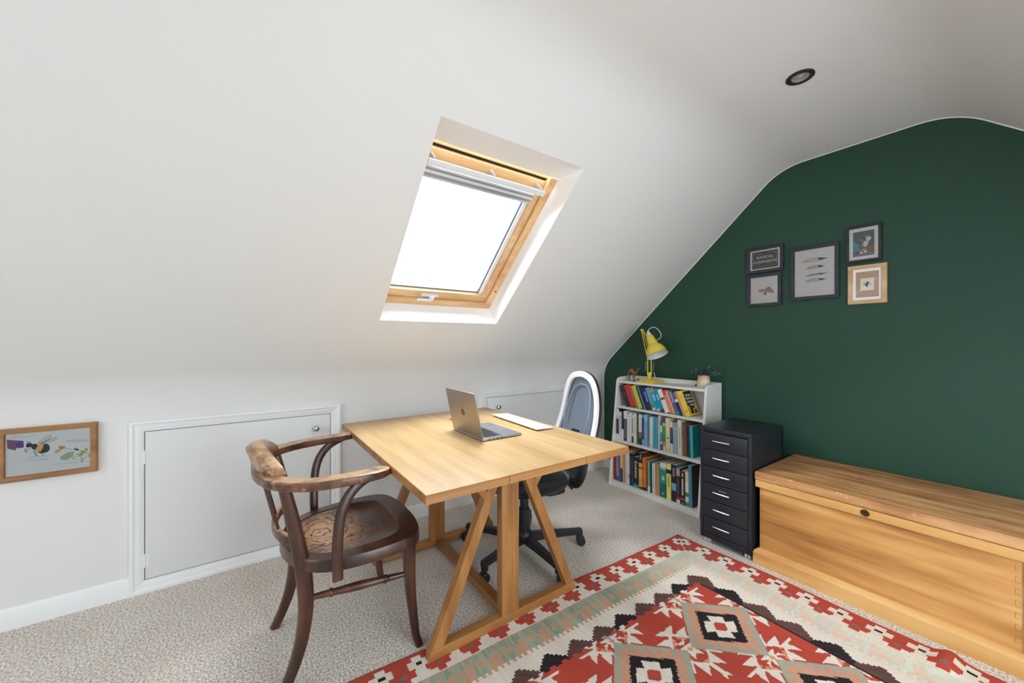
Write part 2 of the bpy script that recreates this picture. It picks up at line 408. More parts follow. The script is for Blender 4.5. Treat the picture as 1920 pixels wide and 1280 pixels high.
# fixed pine frame
yl, yr, sb, st = OP_Y0 - 0.012, OP_Y1 + 0.009, 0.045, 0.992
bm = BM()
wbox(bm, yl, yr, sb - 0.02, 0.092, D0 - 0.002, 0.25, 0.003)
wbox(bm, yl, yr, 0.972, st + 0.02, D0 + 0.02, 0.25, 0.003)
obj('frame', bm, PINE, win)
bm = BM(); wbox(bm, yl - 0.03, yl + 0.036, 0.06, st, D0 - 0.001, 0.25, 0.003); obj('frame_stile', bm, PINE_S, win)
bm = BM(); wbox(bm, yr - 0.046, yr + 0.02, 0.06, st, D0 - 0.001, 0.25, 0.003); obj('frame_stile', bm, PINE_S, win)
bm = BM(); wbox(bm, yl, yr, 0.957, 0.974, D0 + 0.035, 0.25); obj('gasket', bm, M('black_gasket', rgb(28, 28, 30), 0.7), win, smooth=0)
# pivoting sash
ya, yb = yl + 0.038, yr - 0.049
bm = BM()
wbox(bm, ya, yb, 0.096, 0.148, 0.162, 0.235, 0.004)
wbox(bm, ya, yb, 0.880, 0.955, 0.168, 0.235, 0.004)
sash = obj('sash', bm, PINE, win)
bm = BM(); wbox(bm, ya, ya + 0.030, 0.148, 0.88, 0.162, 0.235, 0.004); wbox(bm, yb - 0.044, yb, 0.148, 0.88, 0.162, 0.235, 0.004); obj('sash_stile', bm, PINE_S, win)
g0, g1 = ya + 0.030, yb - 0.044
bm = BM()
wbox(bm, g1 - 0.024, g1, 0.15, 0.88, 0.172, 0.2, 0.002); wbox(bm, g0, g0 + 0.006, 0.15, 0.88, 0.172, 0.2, 0.002)
obj('blind_rail', bm, ALU, win)
bm = BM()
wbox(bm, g1 - 0.032, g1 - 0.024, 0.15, 0.88, 0.186, 0.205); wbox(bm, g0, g1, 0.148, 0.156, 0.186, 0.205)
obj('glazing_seal', bm, M('grey_seal', rgb(105, 110, 120), 0.6), win, smooth=0)
bm = BM(); wbox(bm, g0 - 0.01, g1 + 0.01, 0.135, 0.9, 0.2, 0.204); obj('glass_pane', bm, glassmat('window_glass'), win, smooth=0)
# blind cassette, ventilation bar
bm = BM(); wbox(bm, g0, g1, 0.846, 0.880, 0.150, 0.19, 0.004); obj('blind_cassette', bm, ALU, win)
bm = BM(); wbox(bm, g0 + 0.002, g1 - 0.004, 0.832, 0.846, 0.152, 0.185, 0.002); wbox(bm, g0 + 0.002, g1 - 0.004, 0.862, 0.872, 0.146, 0.15, 0.001); obj('roller_blind', bm, GREYALU, win)
bm = BM(); wbox(bm, g0, g1 - 0.002, 0.818, 0.832, 0.158, 0.185, 0.003); obj('blind_bottom_bar', bm, M('pale_aluminium', rgb(200, 205, 212), 0.3, 0.2), win)
bm = BM(); wbox(bm, -2.18, -1.532, 0.902, 0.930, 0.096, 0.112, 0.005); obj('ventilation_bar', bm, ALU, win)
for yy in (-2.15, -1.845, -1.555):
    bm = BM(); wbox(bm, yy - 0.007, yy + 0.007, 0.908, 0.935, 0.108, 0.172, 0.003); obj('bar_bracket', bm, M('satin_steel', rgb(185, 188, 192), 0.3, 0.6), win)
bm = BM(); wbox(bm, -1.965, -1.855, 0.112, 0.132, 0.150, 0.163, 0.003); wbox(bm, -1.99, -1.90, 0.094, 0.110, 0.128, 0.140, 0.004)
wbox(bm, -1.915, -1.885, 0.098, 0.126, 0.134, 0.156, 0.004)
obj('handle', bm, ALU, win)
bm = BM(); lathe(bm, [(0, 0.0), (0.006, 0.0), (0.006, 0.001), (0, 0.0015)], SL(yr - 0.022, 0.2, D0 - 0.001), NIN, 12); obj('screw', bm, BLACK_GAP, win)

# unseen openings added to house the fill lamps: rooflights, dormer, gable window frame
def added_rooflight(name, S, y0, y1):
    w = thing(name, loc=S((y0+y1)/2, 0.05, 0), kind='structure')
    oc = [(y0, 0.051), (y1, 0.051), (y1, 1.128), (y0, 1.128)]
    bm = BM(); rings_mesh(bm, [[S(y, s, 0) for y, s in oc], [S(y, s, 0.15) for y, s in oc]], cap0=False, cap1=False)
    obj('reveal', bm, MATS['reveal_white_paint'], w, smooth=0, recalc=False)
    bm = BM(); vs = [bm.verts.new(S(y, s, 0.151)) for y, s in oc]; bm.faces.new(vs); obj('outer_pane', bm, M('white_outer_pane', rgb(235, 238, 240), 0.4), w, smooth=0)
added_rooflight('added_window_2', SL, -4.57, -3.83)  # added opening for the left fill lamp
# unseen dormer added at right for fill: glazed door, level soffit, two cheeks
w3 = thing('added_window_3', loc=(XR, -1.8, 0.0), kind='structure')
xi, zi = SR(0, 1.128).x, SR(0, 1.128).z
bm = BM()
bm.faces.new([bm.verts.new(p) for p in ((xi, -2.4, zi), (xi, -1.2, zi), (XR, -1.2, zi), (XR, -2.4, zi))])
for y in (-2.4, -1.2): bm.faces.new([bm.verts.new(p) for p in [(XR, y, zi)] + [(q.x, y, q.y) for q in sec[iR:]]])
obj('reveal', bm, MATS['reveal_white_paint'], w3, smooth=0, recalc=False)
bm = BM(); box(bm, (XR, -2.42, -0.05), (XR + 0.06, -1.18, zi + 0.02)); obj('outer_pane', bm, M('white_outer_pane', rgb(235, 238, 240), 0.4), w3, smooth=0)
bm = BM()
for a, b in (((-2.4, 0.0), (-2.35, zi)), ((-1.25, 0.0), (-1.2, zi)), ((-1.82, 0.0), (-1.78, zi)), ((-2.4, zi - 0.05), (-1.2, zi)), ((-2.4, 0.0), (-1.2, 0.1))): box(bm, (XR - 0.05, a[0], a[1]), (XR - 0.002, b[0], b[1]))
obj('frame', bm, WHITE_TRIM, w3, smooth=0)
added_rooflight('added_window_4', SR, -4.27, -3.53)  # added opening for the right rear fill lamp
bm = BM(); y = YB - 0.02
for lo, hi in (((wx0, wz0), (wx0+0.05, wz1)), ((wx1-0.05, wz0), (wx1, wz1)), ((wx0, wz0), (wx1, wz0+0.05)), ((wx0, wz1-0.05), (wx1, wz1)), ((1.81, wz0), (1.87, wz1))):
    box(bm, (lo[0], y - 0.05, lo[1]), (hi[0], y, hi[1]))
w5 = thing('added_window_5', loc=(1.84, YB, 0.8), kind='structure'); obj('frame', bm, WHITE_TRIM, w5, smooth=0)  # added gable window around the rear fill lamp
bm = BM(); box(bm, (wx0, y - 0.07, wz0), (wx1, y - 0.055, wz1)); obj('outer_pane', bm, MATS['white_outer_pane'], w5, smooth=0)

# a tree beyond the roof, just reaching into the foot of the rooflight
tr = thing('distant_tree', 'distant tree top just visible at the foot of the rooflight pane', 'tree', (-23.9, 10.3, -6.0))
rt = random.Random(4)
bm = BM(); sweep(bm, [(-23.9, 10.3, -6), (-23.8, 10.4, -2), (-23.9, 10.2, 1.5), (-23.9, 10.3, 4.3)], [0.28, 0.22, 0.14, 0.05], n=4, seg=10, up=(0, 1, 0)); obj('trunk', bm, M('tree_bark', rgb(52, 44, 36), 0.9), tr)
bm = BM()
for k in range(1500):
    th_ = rt.uniform(0, 6.283); ph_ = math.acos(rt.uniform(-1, 1)); r_ = rt.uniform(0.55, 1.0)
    p = Vector((-23.9 + 2.3*r_*math.sin(ph_)*math.cos(th_), 10.3 + 2.3*r_*math.sin(ph_)*math.sin(th_), 2.6 + 3.0*r_*math.cos(ph_)))
    u = Vector((rt.gauss(0, 1), rt.gauss(0, 1), rt.gauss(0, 1))).normalized()*rt.uniform(0.08, 0.17); v = u.orthogonal().normalized()*rt.uniform(0.05, 0.12)
    bm.faces.new([bm.verts.new(q) for q in (p - u, p + v, p + u, p - v)])
obj('foliage', bm, M('dark_leaves', rgb(36, 46, 34), 0.8, var=0.3, vscale=3), tr, smooth=0)

# ------------------------------------------------------------------ gateleg desk
DK_T = wood('pale_oak_top', rgb(166, 134, 88), rgb(182, 150, 102), rgb(197, 166, 118), 'X', 7, 16, 0.38, patch=1.6)
DK_E = wood('oak_edge_and_legs', rgb(134, 88, 44), rgb(160, 109, 58), rgb(182, 131, 76), 'Z', 8, 12, 0.45)
DK_Y = wood('oak_rails', rgb(132, 86, 44), rgb(158, 108, 58), rgb(180, 130, 76), 'Y', 8, 12, 0.45)
DK_X = wood('oak_floor_rail', rgb(132, 86, 44), rgb(158, 108, 58), rgb(180, 130, 76), 'X', 8, 12, 0.45)
desk = thing('gateleg_desk', 'pale oak gateleg desk with triangular leg frames, standing below the rooflight', 'desk', (0.80, -1.89, 0))
DX0, DX1, DY0, DY1, DZ = 0.235, 1.432, -2.386, -1.462, 0.74
seams = [DY0, -2.088, -1.722, DY1]
for k in range(3):
    bm = BM(); a = seams[k] + (0.0006 if k else 0); b = seams[k+1] - (0.0006 if k < 2 else 0)
    box(bm, (DX0, a, DZ - 0.030), (DX1, b, DZ - 0.0012), 0.0012, 1)
    vs = box(bm, (DX0 + 0.0015, a + (0.0015 if k == 0 else 0), DZ - 0.0016), (DX1 - 0.0015, b - (0.0015 if k == 2 else 0), DZ), 0, 1, 1)
    obj('table_leaf' if k != 1 else 'table_centre_panel', bm, [DK_Y, DK_T], desk, smooth=0)
def gate(xo, sgn):
    """one end frame: two mirrored triangles meeting on the centre line; xo outer plane, sgn points inwards"""
    t = 0.040; lo, hi = (min(xo, xo + sgn*t), max(xo, xo + sgn*t)); cy = -1.892; H_ = DZ - 0.032
    xm = (lo + hi)/2
    for side in (-1, 1):
        off = 0.0 if side < 0 else -sgn*(-0.0); w = 0.052 if side < 0 else 0.034
        y_in = cy; y_foot = cy + side*0.370
        bm = BM(); box(bm, (lo, min(y_in, y_in + side*w), 0.0435), (hi, max(y_in, y_in + side*w), H_), 0.002); obj('post', bm, DK_E, desk)
        bm = BM(); box(bm, (lo, min(y_in, y_foot), 0.0065), (hi, max(y_in, y_foot), 0.044), 0.002); obj('bottom_rail', bm, DK_Y, desk)
        ytop = cy + side*(0.022 if side < 0 else 0.012)
        a = Vector((xm, y_foot - side*0.020, 0.012)); b = Vector((xm, cy + side*0.046, H_ - 0.035 + 0.03))
        bm = BM(); d = (b - a).normalized(); nrm = Vector((0, d.z, -d.y)); hw = 0.021
        q = [a + nrm*hw, a - nrm*hw, b - nrm*hw, b + nrm*hw]
        def cut(p, z): k = (z - p.z)/d.z; return p + d*k
        q = [cut(q[0], 0.0065 if True else 0), cut(q[1], 0.0065), cut(q[2], H_), cut(q[3], H_)]
        prism(bm, [Vector((lo + 0.002, v.y, v.z)) for v in q], (hi - lo - 0.004, 0, 0)); obj('strut', bm, DK_E, desk, smooth=0)
        # short brace out to the leaf
        p = a + d*((0.548 - a.z)/d.z); e = Vector((xm, p.y + side*0.125, H_)); d2 = (e - p).normalized(); n2 = Vector((0, d2.z, -d2.y))*0.015
        q = [p + n2, p - n2, e - n2 , e + n2]
        q2 = [q[0], q[1], q[2] + d2*((H_ - q[2].z)/d2.z), q[3] + d2*((H_ - q[3].z)/d2.z)]
        bm = BM(); prism(bm, [Vector((lo + 0.003, v.y, v.z)) for v in q2], (hi - lo - 0.006, 0, 0)); obj('brace', bm, DK_E, desk, smooth=0)
gate(1.168, -1); gate(0.425, -1)
bm = BM(); box(bm, (0.4245, -1.914, 0.0072), (1.1285, -1.870, 0.040), 0.002); obj('floor_rail', bm, DK_X, desk)
bm = BM(); box(bm, (0.4245, -1.912, 0.655), (1.1285, -1.872, DZ - 0.031), 0.002); obj('top_rail', bm, DK_X, desk)

# ------------------------------------------------------------------ laptop, keyboard, pen
ANOD = M('space_grey_aluminium', rgb(160, 150, 142), 0.36, 0.75)
ANODB = M('silver_grey_aluminium', rgb(172, 176, 184), 0.3, 0.8)
KEYB = M('black_keycap', rgb(26, 27, 30), 0.5)
lap = thing('laptop', 'open silver-grey laptop seen from behind, on the desk', 'laptop', (0.865, -1.835, DZ))
LX0, LX1, LY0, LY1 = 0.715, 1.012, -1.945, -1.728
bm = BM(); box(bm, (LX0, LY0, DZ + 0.002), (LX1, LY1, DZ + 0.012), 0.003, 3)
for i in range(4): box(bm, (LX1 - 0.003, LY0 + 0.03 + i*0.022, DZ + 0.005), (LX1 + 0.0002, LY0 + 0.042 + i*0.022, DZ + 0.0085), 0, 1, 1)
for cx in (LX0 + 0.03, LX1 - 0.03):
    for cy in (LY0 + 0.02, LY1 - 0.02): lathe(bm, [(0, 0), (0.006, 0), (0.006, 0.003), (0, 0.003)], (cx, cy, DZ), seg=10, mat=1)
base = obj('laptop_base', bm, [ANODB, KEYB], lap)
bm = BM(); box(bm, (LX0 + 0.02, LY0 + 0.022, DZ + 0.0119), (LX1 - 0.02, LY0 + 0.118, DZ + 0.0122)); obj('keyboard_well', bm, M('dark_keyboard_well', rgb(60, 62, 66), 0.5), base, smooth=0)
bm = BM()
for r in range(6):
    n = 14 if r != 0 else 10; x = LX0 + 0.022; W_ = LX1 - LX0 - 0.044
    for k in range(n):
        w = W_/14; a = x + k*w + 0.001; b = x + (k+1)*w - 0.001
        if r == 0 and k in (4, 5, 6, 7, 8): 
            if k != 4: continue
            b = x + 9*w - 0.001
        y = LY0 + 0.102 - r*0.0152 + 0.0
        box(bm, (a, y, DZ + 0.012), (b, y + 0.0132, DZ + 0.0134))
obj('keys', bm, KEYB, base, smooth=0)
bm = BM(); box(bm, (LX0 + 0.09, LY0 + 0.128, DZ + 0.0119), (LX1 - 0.09, LY1 - 0.012, DZ + 0.0123)); obj('trackpad', bm, M('trackpad_grey', rgb(158, 163, 172), 0.25, 0.6), base, smooth=0)
LT = Vector((0, -0.045, 0.212)).normalized()
LIDM = axes((LX0, LY0 + 0.004, DZ + 0.011), (1, 0, 0), LT)       # local x right, y up the lid, z away from the user
bm = BM(); box(bm, (0, 0.002, 0.0), (LX1 - LX0, 0.214, 0.0045), 0.002, 3, 0, LIDM)
lid = obj('laptop_lid', bm, ANOD, lap)
bm = BM(); box(bm, (0.004, 0.008, -0.0008), (LX1 - LX0 - 0.004, 0.210, 0.0), 0, 1, 0, LIDM); obj('screen', bm, M('dark_screen_glass', rgb(14, 15, 18), 0.08), lid, smooth=0)
# fruit-shaped emblem on the lid
bm = BM(); pts = []
for k in range(48):
    a = 2*math.pi*k/48; x = math.cos(a); z = math.sin(a)
    rr = 0.0175*(1 + 0.06*math.cos(2*a) - (0.10 if z > 0.9 else 0) - (0.07 if z < -0.93 else 0))
    px, pz = x*rr*0.98, z*rr*1.05
    if px < 0: 
        dd = math.hypot(px + 0.0231, pz - 0.003)
        if dd < 0.0091: 
            px = -0.0231 + (px + 0.0231)/dd*0.0091; pz = 0.003 + (pz - 0.003)/dd*0.0091
    pts.append((px, pz))
lc = ((LX1 - LX0)/2, 0.107)
prism(bm, [LIDM @ Vector((lc[0] + p[0], lc[1] + p[1], 0.0045)) for p in pts], LIDM.to_3x3() @ Vector((0, 0, 0.0003)))
leaf = [(0.0, 0.0205), (0.0017, 0.0255), (0.0067, 0.0298), (0.0070, 0.0263), (0.0039, 0.0216)]
prism(bm, [LIDM @ Vector((lc[0] - p[0], lc[1] + p[1], 0.0045)) for p in leaf], LIDM.to_3x3() @ Vector((0, 0, 0.0003)))
obj('lid_emblem', bm, M('dark_mirror_emblem', rgb(84, 80, 76), 0.25, 0.8), lid, smooth=0)

kb = thing('keyboard', 'slim white wireless keyboard near the far edge of the desk', 'keyboard', (0.76, -1.555, DZ), R(-3))
KM = Matrix.Translation((0.762, -1.553, DZ)) @ Matrix.Rotation(R(-3), 4, 'Z') @ Matrix.Rotation(R(-2.5), 4, 'X')
bm = BM(); box(bm, (-0.232, -0.056, 0.004), (0.232, 0.056, 0.009), 0.002, 2, 0, KM); sweep(bm, [KM @ Vector((-0.225, -0.045, 0.007)), KM @ Vector((0.225, -0.045, 0.007))], 0.0055, smooth=False)
kbb = obj('keyboard_base', bm, M('brushed_silver', rgb(214, 214, 216), 0.35, 0.3), kb)
bm = BM()
for r in range(6):
    x = -0.226
    while x < 0.224:
        w = 0.0185
        if r == 0 and -0.12 < x < -0.02: w = 0.1
        if abs(x - 0.085) < 0.005: x += 0.004; continue
        e = min(x + w, 0.227); box(bm, (x + 0.001, -0.051 + r*0.0172, 0.009), (e - 0.001, -0.051 + r*0.0172 + 0.0152, 0.0112), 0, 1, 0, KM); x += w
obj('keys', bm, M('white_keycap', rgb(240, 241, 243), 0.5), kbb, smooth=0)
pen = thing('pen', 'small coral pen lying behind the laptop lid', 'pen', (0.49, -1.842, DZ))
bm = BM(); sweep(bm, [(0.463, -1.845, DZ + 0.005), (0.468, -1.8445, DZ + 0.0055), (0.57, -1.835, DZ + 0.0055)], [0.002, 0.0048, 0.0048], smooth=False); obj('pen_barrel', bm, M('coral_plastic', rgb(236, 120, 90), 0.4), pen)
bm = BM(); sweep(bm, [(0.57, -1.835, DZ + 0.0055), (0.60, -1.832, DZ + 0.0055)], 0.0052, smooth=False); obj('pen_cap', bm, MATS['coral_plastic'], pen)

# ------------------------------------------------------------------ bentwood armchair
def old_wood(name, worn):
    return wood(name, rgb(28, 15, 11), rgb(58, 32, 22), rgb(92, 54, 36), 'Z', 7, 5, 0.34, patch=5, coat=0.25, bump=0.12, wear=worn)
CW = old_wood('dark_bentwood', (rgb(118, 76, 52), 14, 0.66))
CWT = wood('worn_bentwood_rail', rgb(48, 28, 19), rgb(84, 52, 35), rgb(124, 84, 56), 'X', 8, 4, 0.36, patch=7, coat=0.2, bump=0.1, wear=(rgb(190, 148, 106), 9, 0.56))
CRM = wood('worn_crest', rgb(92, 60, 40), rgb(136, 98, 68), rgb(184, 144, 104), 'X', 8, 4, 0.36, patch=7, coat=0.25, bump=0.1, wear=(rgb(208, 172, 132), 12, 0.5))
def worn_top(m, colr):
    nt = m.node_tree; N = nt.nodes; L = nt.links; b = N['Principled BSDF']; src = b.inputs['Base Color'].links[0].from_socket
    ge = N.new('ShaderNodeNewGeometry'); sp = N.new('ShaderNodeSeparateXYZ'); L.new(ge.outputs['True Normal'], sp.inputs[0])
    tc = N.new('ShaderNodeTexCoord'); nz = N.new('ShaderNodeTexNoise'); nz.inputs['Scale'].default_value = 22; nz.inputs['Detail'].default_value = 6; L.new(tc.outputs['Object'], nz.inputs['Vector'])
    ad = N.new('ShaderNodeMath'); ad.operation = 'MULTIPLY_ADD'; ad.inputs[1].default_value = 1.1; L.new(nz.outputs['Fac'], ad.inputs[0]); L.new(sp.outputs['Z'], ad.inputs[2])
    r = N.new('ShaderNodeValToRGB'); r.color_ramp.elements[0].position = 0.0; r.color_ramp.elements[0].color = (0, 0, 0, 1); r.color_ramp.elements[1].position = 1.0; r.color_ramp.elements[1].color = (0.9, 0.9, 0.9, 1)
    mr = N.new('ShaderNodeMapRange'); mr.inputs['From Min'].default_value = 1.25; mr.inputs['From Max'].default_value = 1.6; L.new(ad.outputs[0], mr.inputs['Value']); L.new(mr.outputs['Result'], r.inputs[0])
    x = N.new('ShaderNodeMix'); x.data_type = 'RGBA'; L.new(r.outputs['Color'], x.inputs[0]); L.new(src, x.inputs[6]); x.inputs[7].default_value = colr; L.new(x.outputs[2], b.inputs['Base Color'])
worn_top(CWT, rgb(190, 152, 112)); worn_top(CRM, rgb(196, 160, 122))
def seat_mat():
    m = wood('embossed_seat_panel', rgb(50, 27, 18), rgb(76, 44, 29), rgb(100, 62, 40), 'X', 9, 4, 0.3, patch=5, coat=0.4, bump=0.1)
    nt = m.node_tree; N = nt.nodes; L = nt.links; b = N['Principled BSDF']
    src = b.inputs['Base Color'].links[0].from_socket
    tc = N.new('ShaderNodeTexCoord'); mp = N.new('ShaderNodeMapping'); mp.inputs['Location'].default_value = (0.0, 0.12, 0); L.new(tc.outputs['Object'], mp.inputs['Vector'])
    w = N.new('ShaderNodeTexWave'); w.wave_type = 'RINGS'; w.rings_direction = 'Z'; w.inputs['Scale'].default_value = 9; w.inputs['Distortion'].default_value = 16; w.inputs['Detail'].default_value = 2.5; w.inputs['Detail Scale'].default_value = 1.4
    L.new(mp.outputs['Vector'], w.inputs['Vector'])
    cr = N.new('ShaderNodeValToRGB'); cr.color_ramp.elements[0].position = 0.04; cr.color_ramp.elements[0].color = (1, 1, 1, 1); cr.color_ramp.elements[1].position = 0.2; cr.color_ramp.elements[1].color = (0, 0, 0, 1)
    L.new(w.outputs['Fac'], cr.inputs[0])
    # patch of light painted at the back of the seat, ragged edge
    ln = N.new('ShaderNodeVectorMath'); ln.operation = 'LENGTH'; mp3 = N.new('ShaderNodeMapping'); mp3.inputs['Location'].default_value = (-0.02*1.2, 0.075*1.6, 0); mp3.inputs['Scale'].default_value = (1.1, 1.5, 0)
    L.new(tc.outputs['Object'], mp3.inputs['Vector']); L.new(mp3.outputs['Vector'], ln.inputs[0])
    nz = N.new('ShaderNodeTexNoise'); nz.inputs['Scale'].default_value = 18; nz.inputs['Detail'].default_value = 5; L.new(tc.outputs['Object'], nz.inputs['Vector'])
    ad = N.new('ShaderNodeMath'); ad.operation = 'MULTIPLY_ADD'; ad.inputs[1].default_value = 0.22; L.new(nz.outputs['Fac'], ad.inputs[0]); L.new(ln.outputs['Value'], ad.inputs[2])
    r3 = N.new('ShaderNodeValToRGB'); r3.color_ramp.elements[0].position = 0.20; r3.color_ramp.elements[0].color = (0.85, 0.85, 0.85, 1); r3.color_ramp.elements[1].position = 0.34; r3.color_ramp.elements[1].color = (0, 0, 0, 1)
    L.new(ad.outputs[0], r3.inputs[0])
    m1 = N.new('ShaderNodeMix'); m1.data_type = 'RGBA'; L.new(r3.outputs['Color'], m1.inputs[0]); L.new(src, m1.inputs[6]); m1.inputs[7].default_value = rgb(178, 138, 98)
    m2 = N.new('ShaderNodeMix'); m2.data_type = 'RGBA'; L.new(cr.outputs['Color'], m2.inputs[0]); L.new(m1.outputs[2], m2.inputs[6]); m2.inputs[7].default_value = rgb(70, 38, 24)
    L.new(m2.outputs[2], b.inputs['Base Color']); return m
ch = thing('bentwood_armchair', 'old dark bentwood armchair with worn arms, drawn up to the end of the desk', 'chair', (0.815, -2.46, 0))
CY = -2.46
# seat
def seat_ring(sc, z, seg=64, dy=0.0):
    ctrl = [(1.055, -2.262), (1.092, -2.33), (1.100, -2.47), (1.070, -2.60), (0.985, -2.68), (0.835, -2.715), (0.70, -2.685), (0.62, -2.60), (0.585, -2.47), (0.583, -2.33), (0.618, -2.262), (0.72, -2.232), (0.837, -2.226), (0.955, -2.232)]
    P = [Vector((x, y, 0)) for x, y in ctrl]; n = len(P); out = []
    for i in range(n):
        a, b, c, d = P[i-1], P[i], P[(i+1) % n], P[(i+2) % n]
        for k in range(5):
            t = k/5; out.append(0.5*((2*b) + (c-a)*t + (2*a-5*b+4*c-d)*t*t + (3*b-a-3*c+d)*t**3))
    c = Vector((0.838, -2.462, 0)); return [Vector((c.x + (p.x-c.x)*sc, c.y + (p.y-c.y)*sc + dy, z)) for p in out]
bm = BM(); rings_mesh(bm, [seat_ring(0.975, 0.405), seat_ring(1.0, 0.410), seat_ring(1.0, 0.440), seat_ring(0.985, 0.449), seat_ring(0.78, 0.451, dy=-0.022), seat_ring(0.765, 0.445, dy=-0.022)], cap1=False)
obj('seat_frame', bm, CW, ch, smooth=50)
bm = BM(); rings_mesh(bm, [seat_ring(0.775, 0.4455, dy=-0.022), seat_ring(0.765, 0.4458, dy=-0.022), seat_ring(0.69, 0.440, dy=-0.015), seat_ring(0.4, 0.437), seat_ring(0.1, 0.436)], cap0=False); obj('seat_panel', bm, seat_mat(), ch, smooth=50)
# arms + back rail: one bent U
rail = [(1.056, -2.392, 0.716), (1.080, -2.412, 0.720), (1.105, -2.46, 0.722), (1.110, -2.56, 0.724), (1.095, -2.65, 0.725), (1.03, -2.728, 0.726), (0.93, -2.768, 0.727), (0.815, -2.780, 0.728),
        (0.70, -2.768, 0.727), (0.60, -2.728, 0.726), (0.535, -2.65, 0.725), (0.50, -2.56, 0.724), (0.475, -2.46, 0.722), (0.455, -2.40, 0.720), (0.458, -2.368, 0.716)]
wd = [(0.022, 0.012), (0.034, 0.014), (0.034, 0.015), (0.030, 0.016), (0.028, 0.016), (0.028, 0.016), (0.026, 0.016), (0.024, 0.016), (0.026, 0.016), (0.028, 0.016), (0.028, 0.016), (0.030, 0.016), (0.032, 0.015), (0.033, 0.014), (0.020, 0.012)]
bm = BM(); sweep(bm, rail, wd, n=6, seg=20, sq=6.0); obj('arm_and_back_rail', bm, CWT, ch, smooth=40)
# crest standing on the rail
bm = BM(); rr = []
for k in range(25):
    t = k/24; x = 1.005 - t*0.38; u = (x - 0.815)/0.19
    yc = -2.775 + 0.048*u*u
    hgt = 0.010 + 0.070*max(0, 1 - abs(u)**2.4)**0.8; thk = 0.020 + 0.006*(1 - u*u)
    back = -0.014*max(0, 1 - u*u)
    z0 = 0.742
    prof = [(-thk, 0), (thk, 0), (thk + back*0.2, hgt*0.45), (thk + back*0.75, hgt*0.85), (thk*0.6 + back, hgt), (-thk*0.5 + back, hgt*0.97), (-thk*1.2 + back, hgt*0.80), (-thk*1.1 + back*0.4, hgt*0.4)]
    rr.append([Vector((x, yc + a, z0 + b)) for a, b in prof])
rings_mesh(bm, rr); obj('crest', bm, CRM, ch, smooth=60)
# rear legs rising into back posts
def rear(sx):
    cx = 0.815; X = lambda d: cx + sx*d
    P = [(X(0.190), -2.722, 0.0), (X(0.187), -2.690, 0.07), (X(0.185), -2.662, 0.16), (X(0.184), -2.648, 0.27), (X(0.184), -2.654, 0.39), (X(0.186), -2.672, 0.50), (X(0.19), -2.695, 0.62), (X(0.193), -2.716, 0.715)]
    bm = BM(); sweep(bm, P, [(0.015, 0.016), (0.017, 0.018), (0.019, 0.021), (0.021, 0.024), (0.022, 0.026), (0.021, 0.024), (0.019, 0.021), (0.018, 0.018)], up=(0, 1, 0), seg=16, sq=3.2); return bm
obj('rear_leg', rear(1), CW, ch); obj('rear_leg', rear(-1), CW, ch)
def front(x0, x1, y0, y1, sx):
    P = [(x1 + sx*0.006, y1 + 0.018, 0.0), (x1, y1 + 0.004, 0.05), (x1 - sx*0.004, y1 - 0.006, 0.14), (x0, y0, 0.26), (x0, y0 - 0.004, 0.40), (x0, y0 - 0.004, 0.412)]
    bm = BM(); sweep(bm, P, [(0.0145, 0.0145), (0.0155, 0.0155), (0.0175, 0.0175), (0.021, 0.021), (0.0255, 0.0255), (0.0255, 0.0255)], up=(0, 1, 0), seg=16, sq=2.6); return bm
obj('front_leg', front(1.045, 1.050, -2.294, -2.277, 1), CW, ch); obj('front_leg', front(0.612, 0.578, -2.290, -2.280, -1), CW, ch)
# bent arm supports
for sx, xs in ((1, (1.108, 1.108, 1.104, 1.098, 1.09, 1.085)), (-1, (0.572, 0.560, 0.535, 0.512, 0.492, 0.475))):
    ys_ = (-2.565, -2.566, -2.556, -2.530, -2.485, -2.425); zs = (0.392, 0.50, 0.60, 0.660, 0.698, 0.715)
    bm = BM(); sweep(bm, list(zip(xs, ys_, zs)), [(0.017, 0.012), (0.017, 0.012), (0.017, 0.012), (0.017, 0.012), (0.016, 0.012), (0.012, 0.011)], up=(1, 0, 0), seg=14, sq=3.2); obj('arm_support', bm, CW, ch)
# lower back rail and slats
bm = BM(); sweep(bm, [(1.0, -2.672, 0.505), (0.93, -2.712, 0.503), (0.815, -2.730, 0.502), (0.70, -2.712, 0.503), (0.63, -2.672, 0.505)], (0.011, 0.019), seg=12, sq=3.2); obj('lower_back_rail', bm, CWT, ch)
for x in (0.745, 0.815, 0.885):
    yb_ = -2.728 if x == 0.815 else -2.722; yt = -2.776 if x == 0.815 else -2.771
    bm = BM(); bar(bm, (x, yb_, 0.512), (x, yt, 0.72), 0.026, 0.010, up=(0, 1, 0), bev=0.003); obj('back_slat', bm, CW, ch)
# stretchers
def turned(p0, p1, r=0.012):
    bm = BM(); p0 = Vector(p0); p1 = Vector(p1); L_ = (p1 - p0).length
    pr_ = [(0, 0), (0.62, 0.001), (0.72, 0.02), (0.95, 0.16), (0.95, 0.20), (1.25, 0.215), (1.25, 0.235), (0.95, 0.25), (1.15, 0.36), (1.3, 0.5), (1.15, 0.64), (0.95, 0.75), (1.25, 0.765), (1.25, 0.785), (0.95, 0.80), (0.95, 0.84), (0.72, 0.98), (0.62, 0.999), (0, 1)]
    lathe(bm, [(a*r, b*L_) for a, b in pr_], p0, p1 - p0, 16); return bm
obj('stretcher', turned((1.0, -2.645, 0.30), (1.045, -2.31, 0.292)), CW, ch)
obj('stretcher', turned((0.63, -2.645, 0.30), (0.61, -2.31, 0.292)), CW, ch)
obj('stretcher', turned((1.035, -2.292, 0.335), (0.62, -2.288, 0.335), 0.011), CW, ch)
obj('stretcher', turned((0.99, -2.652, 0.345), (0.64, -2.652, 0.345), 0.011), CW, ch)

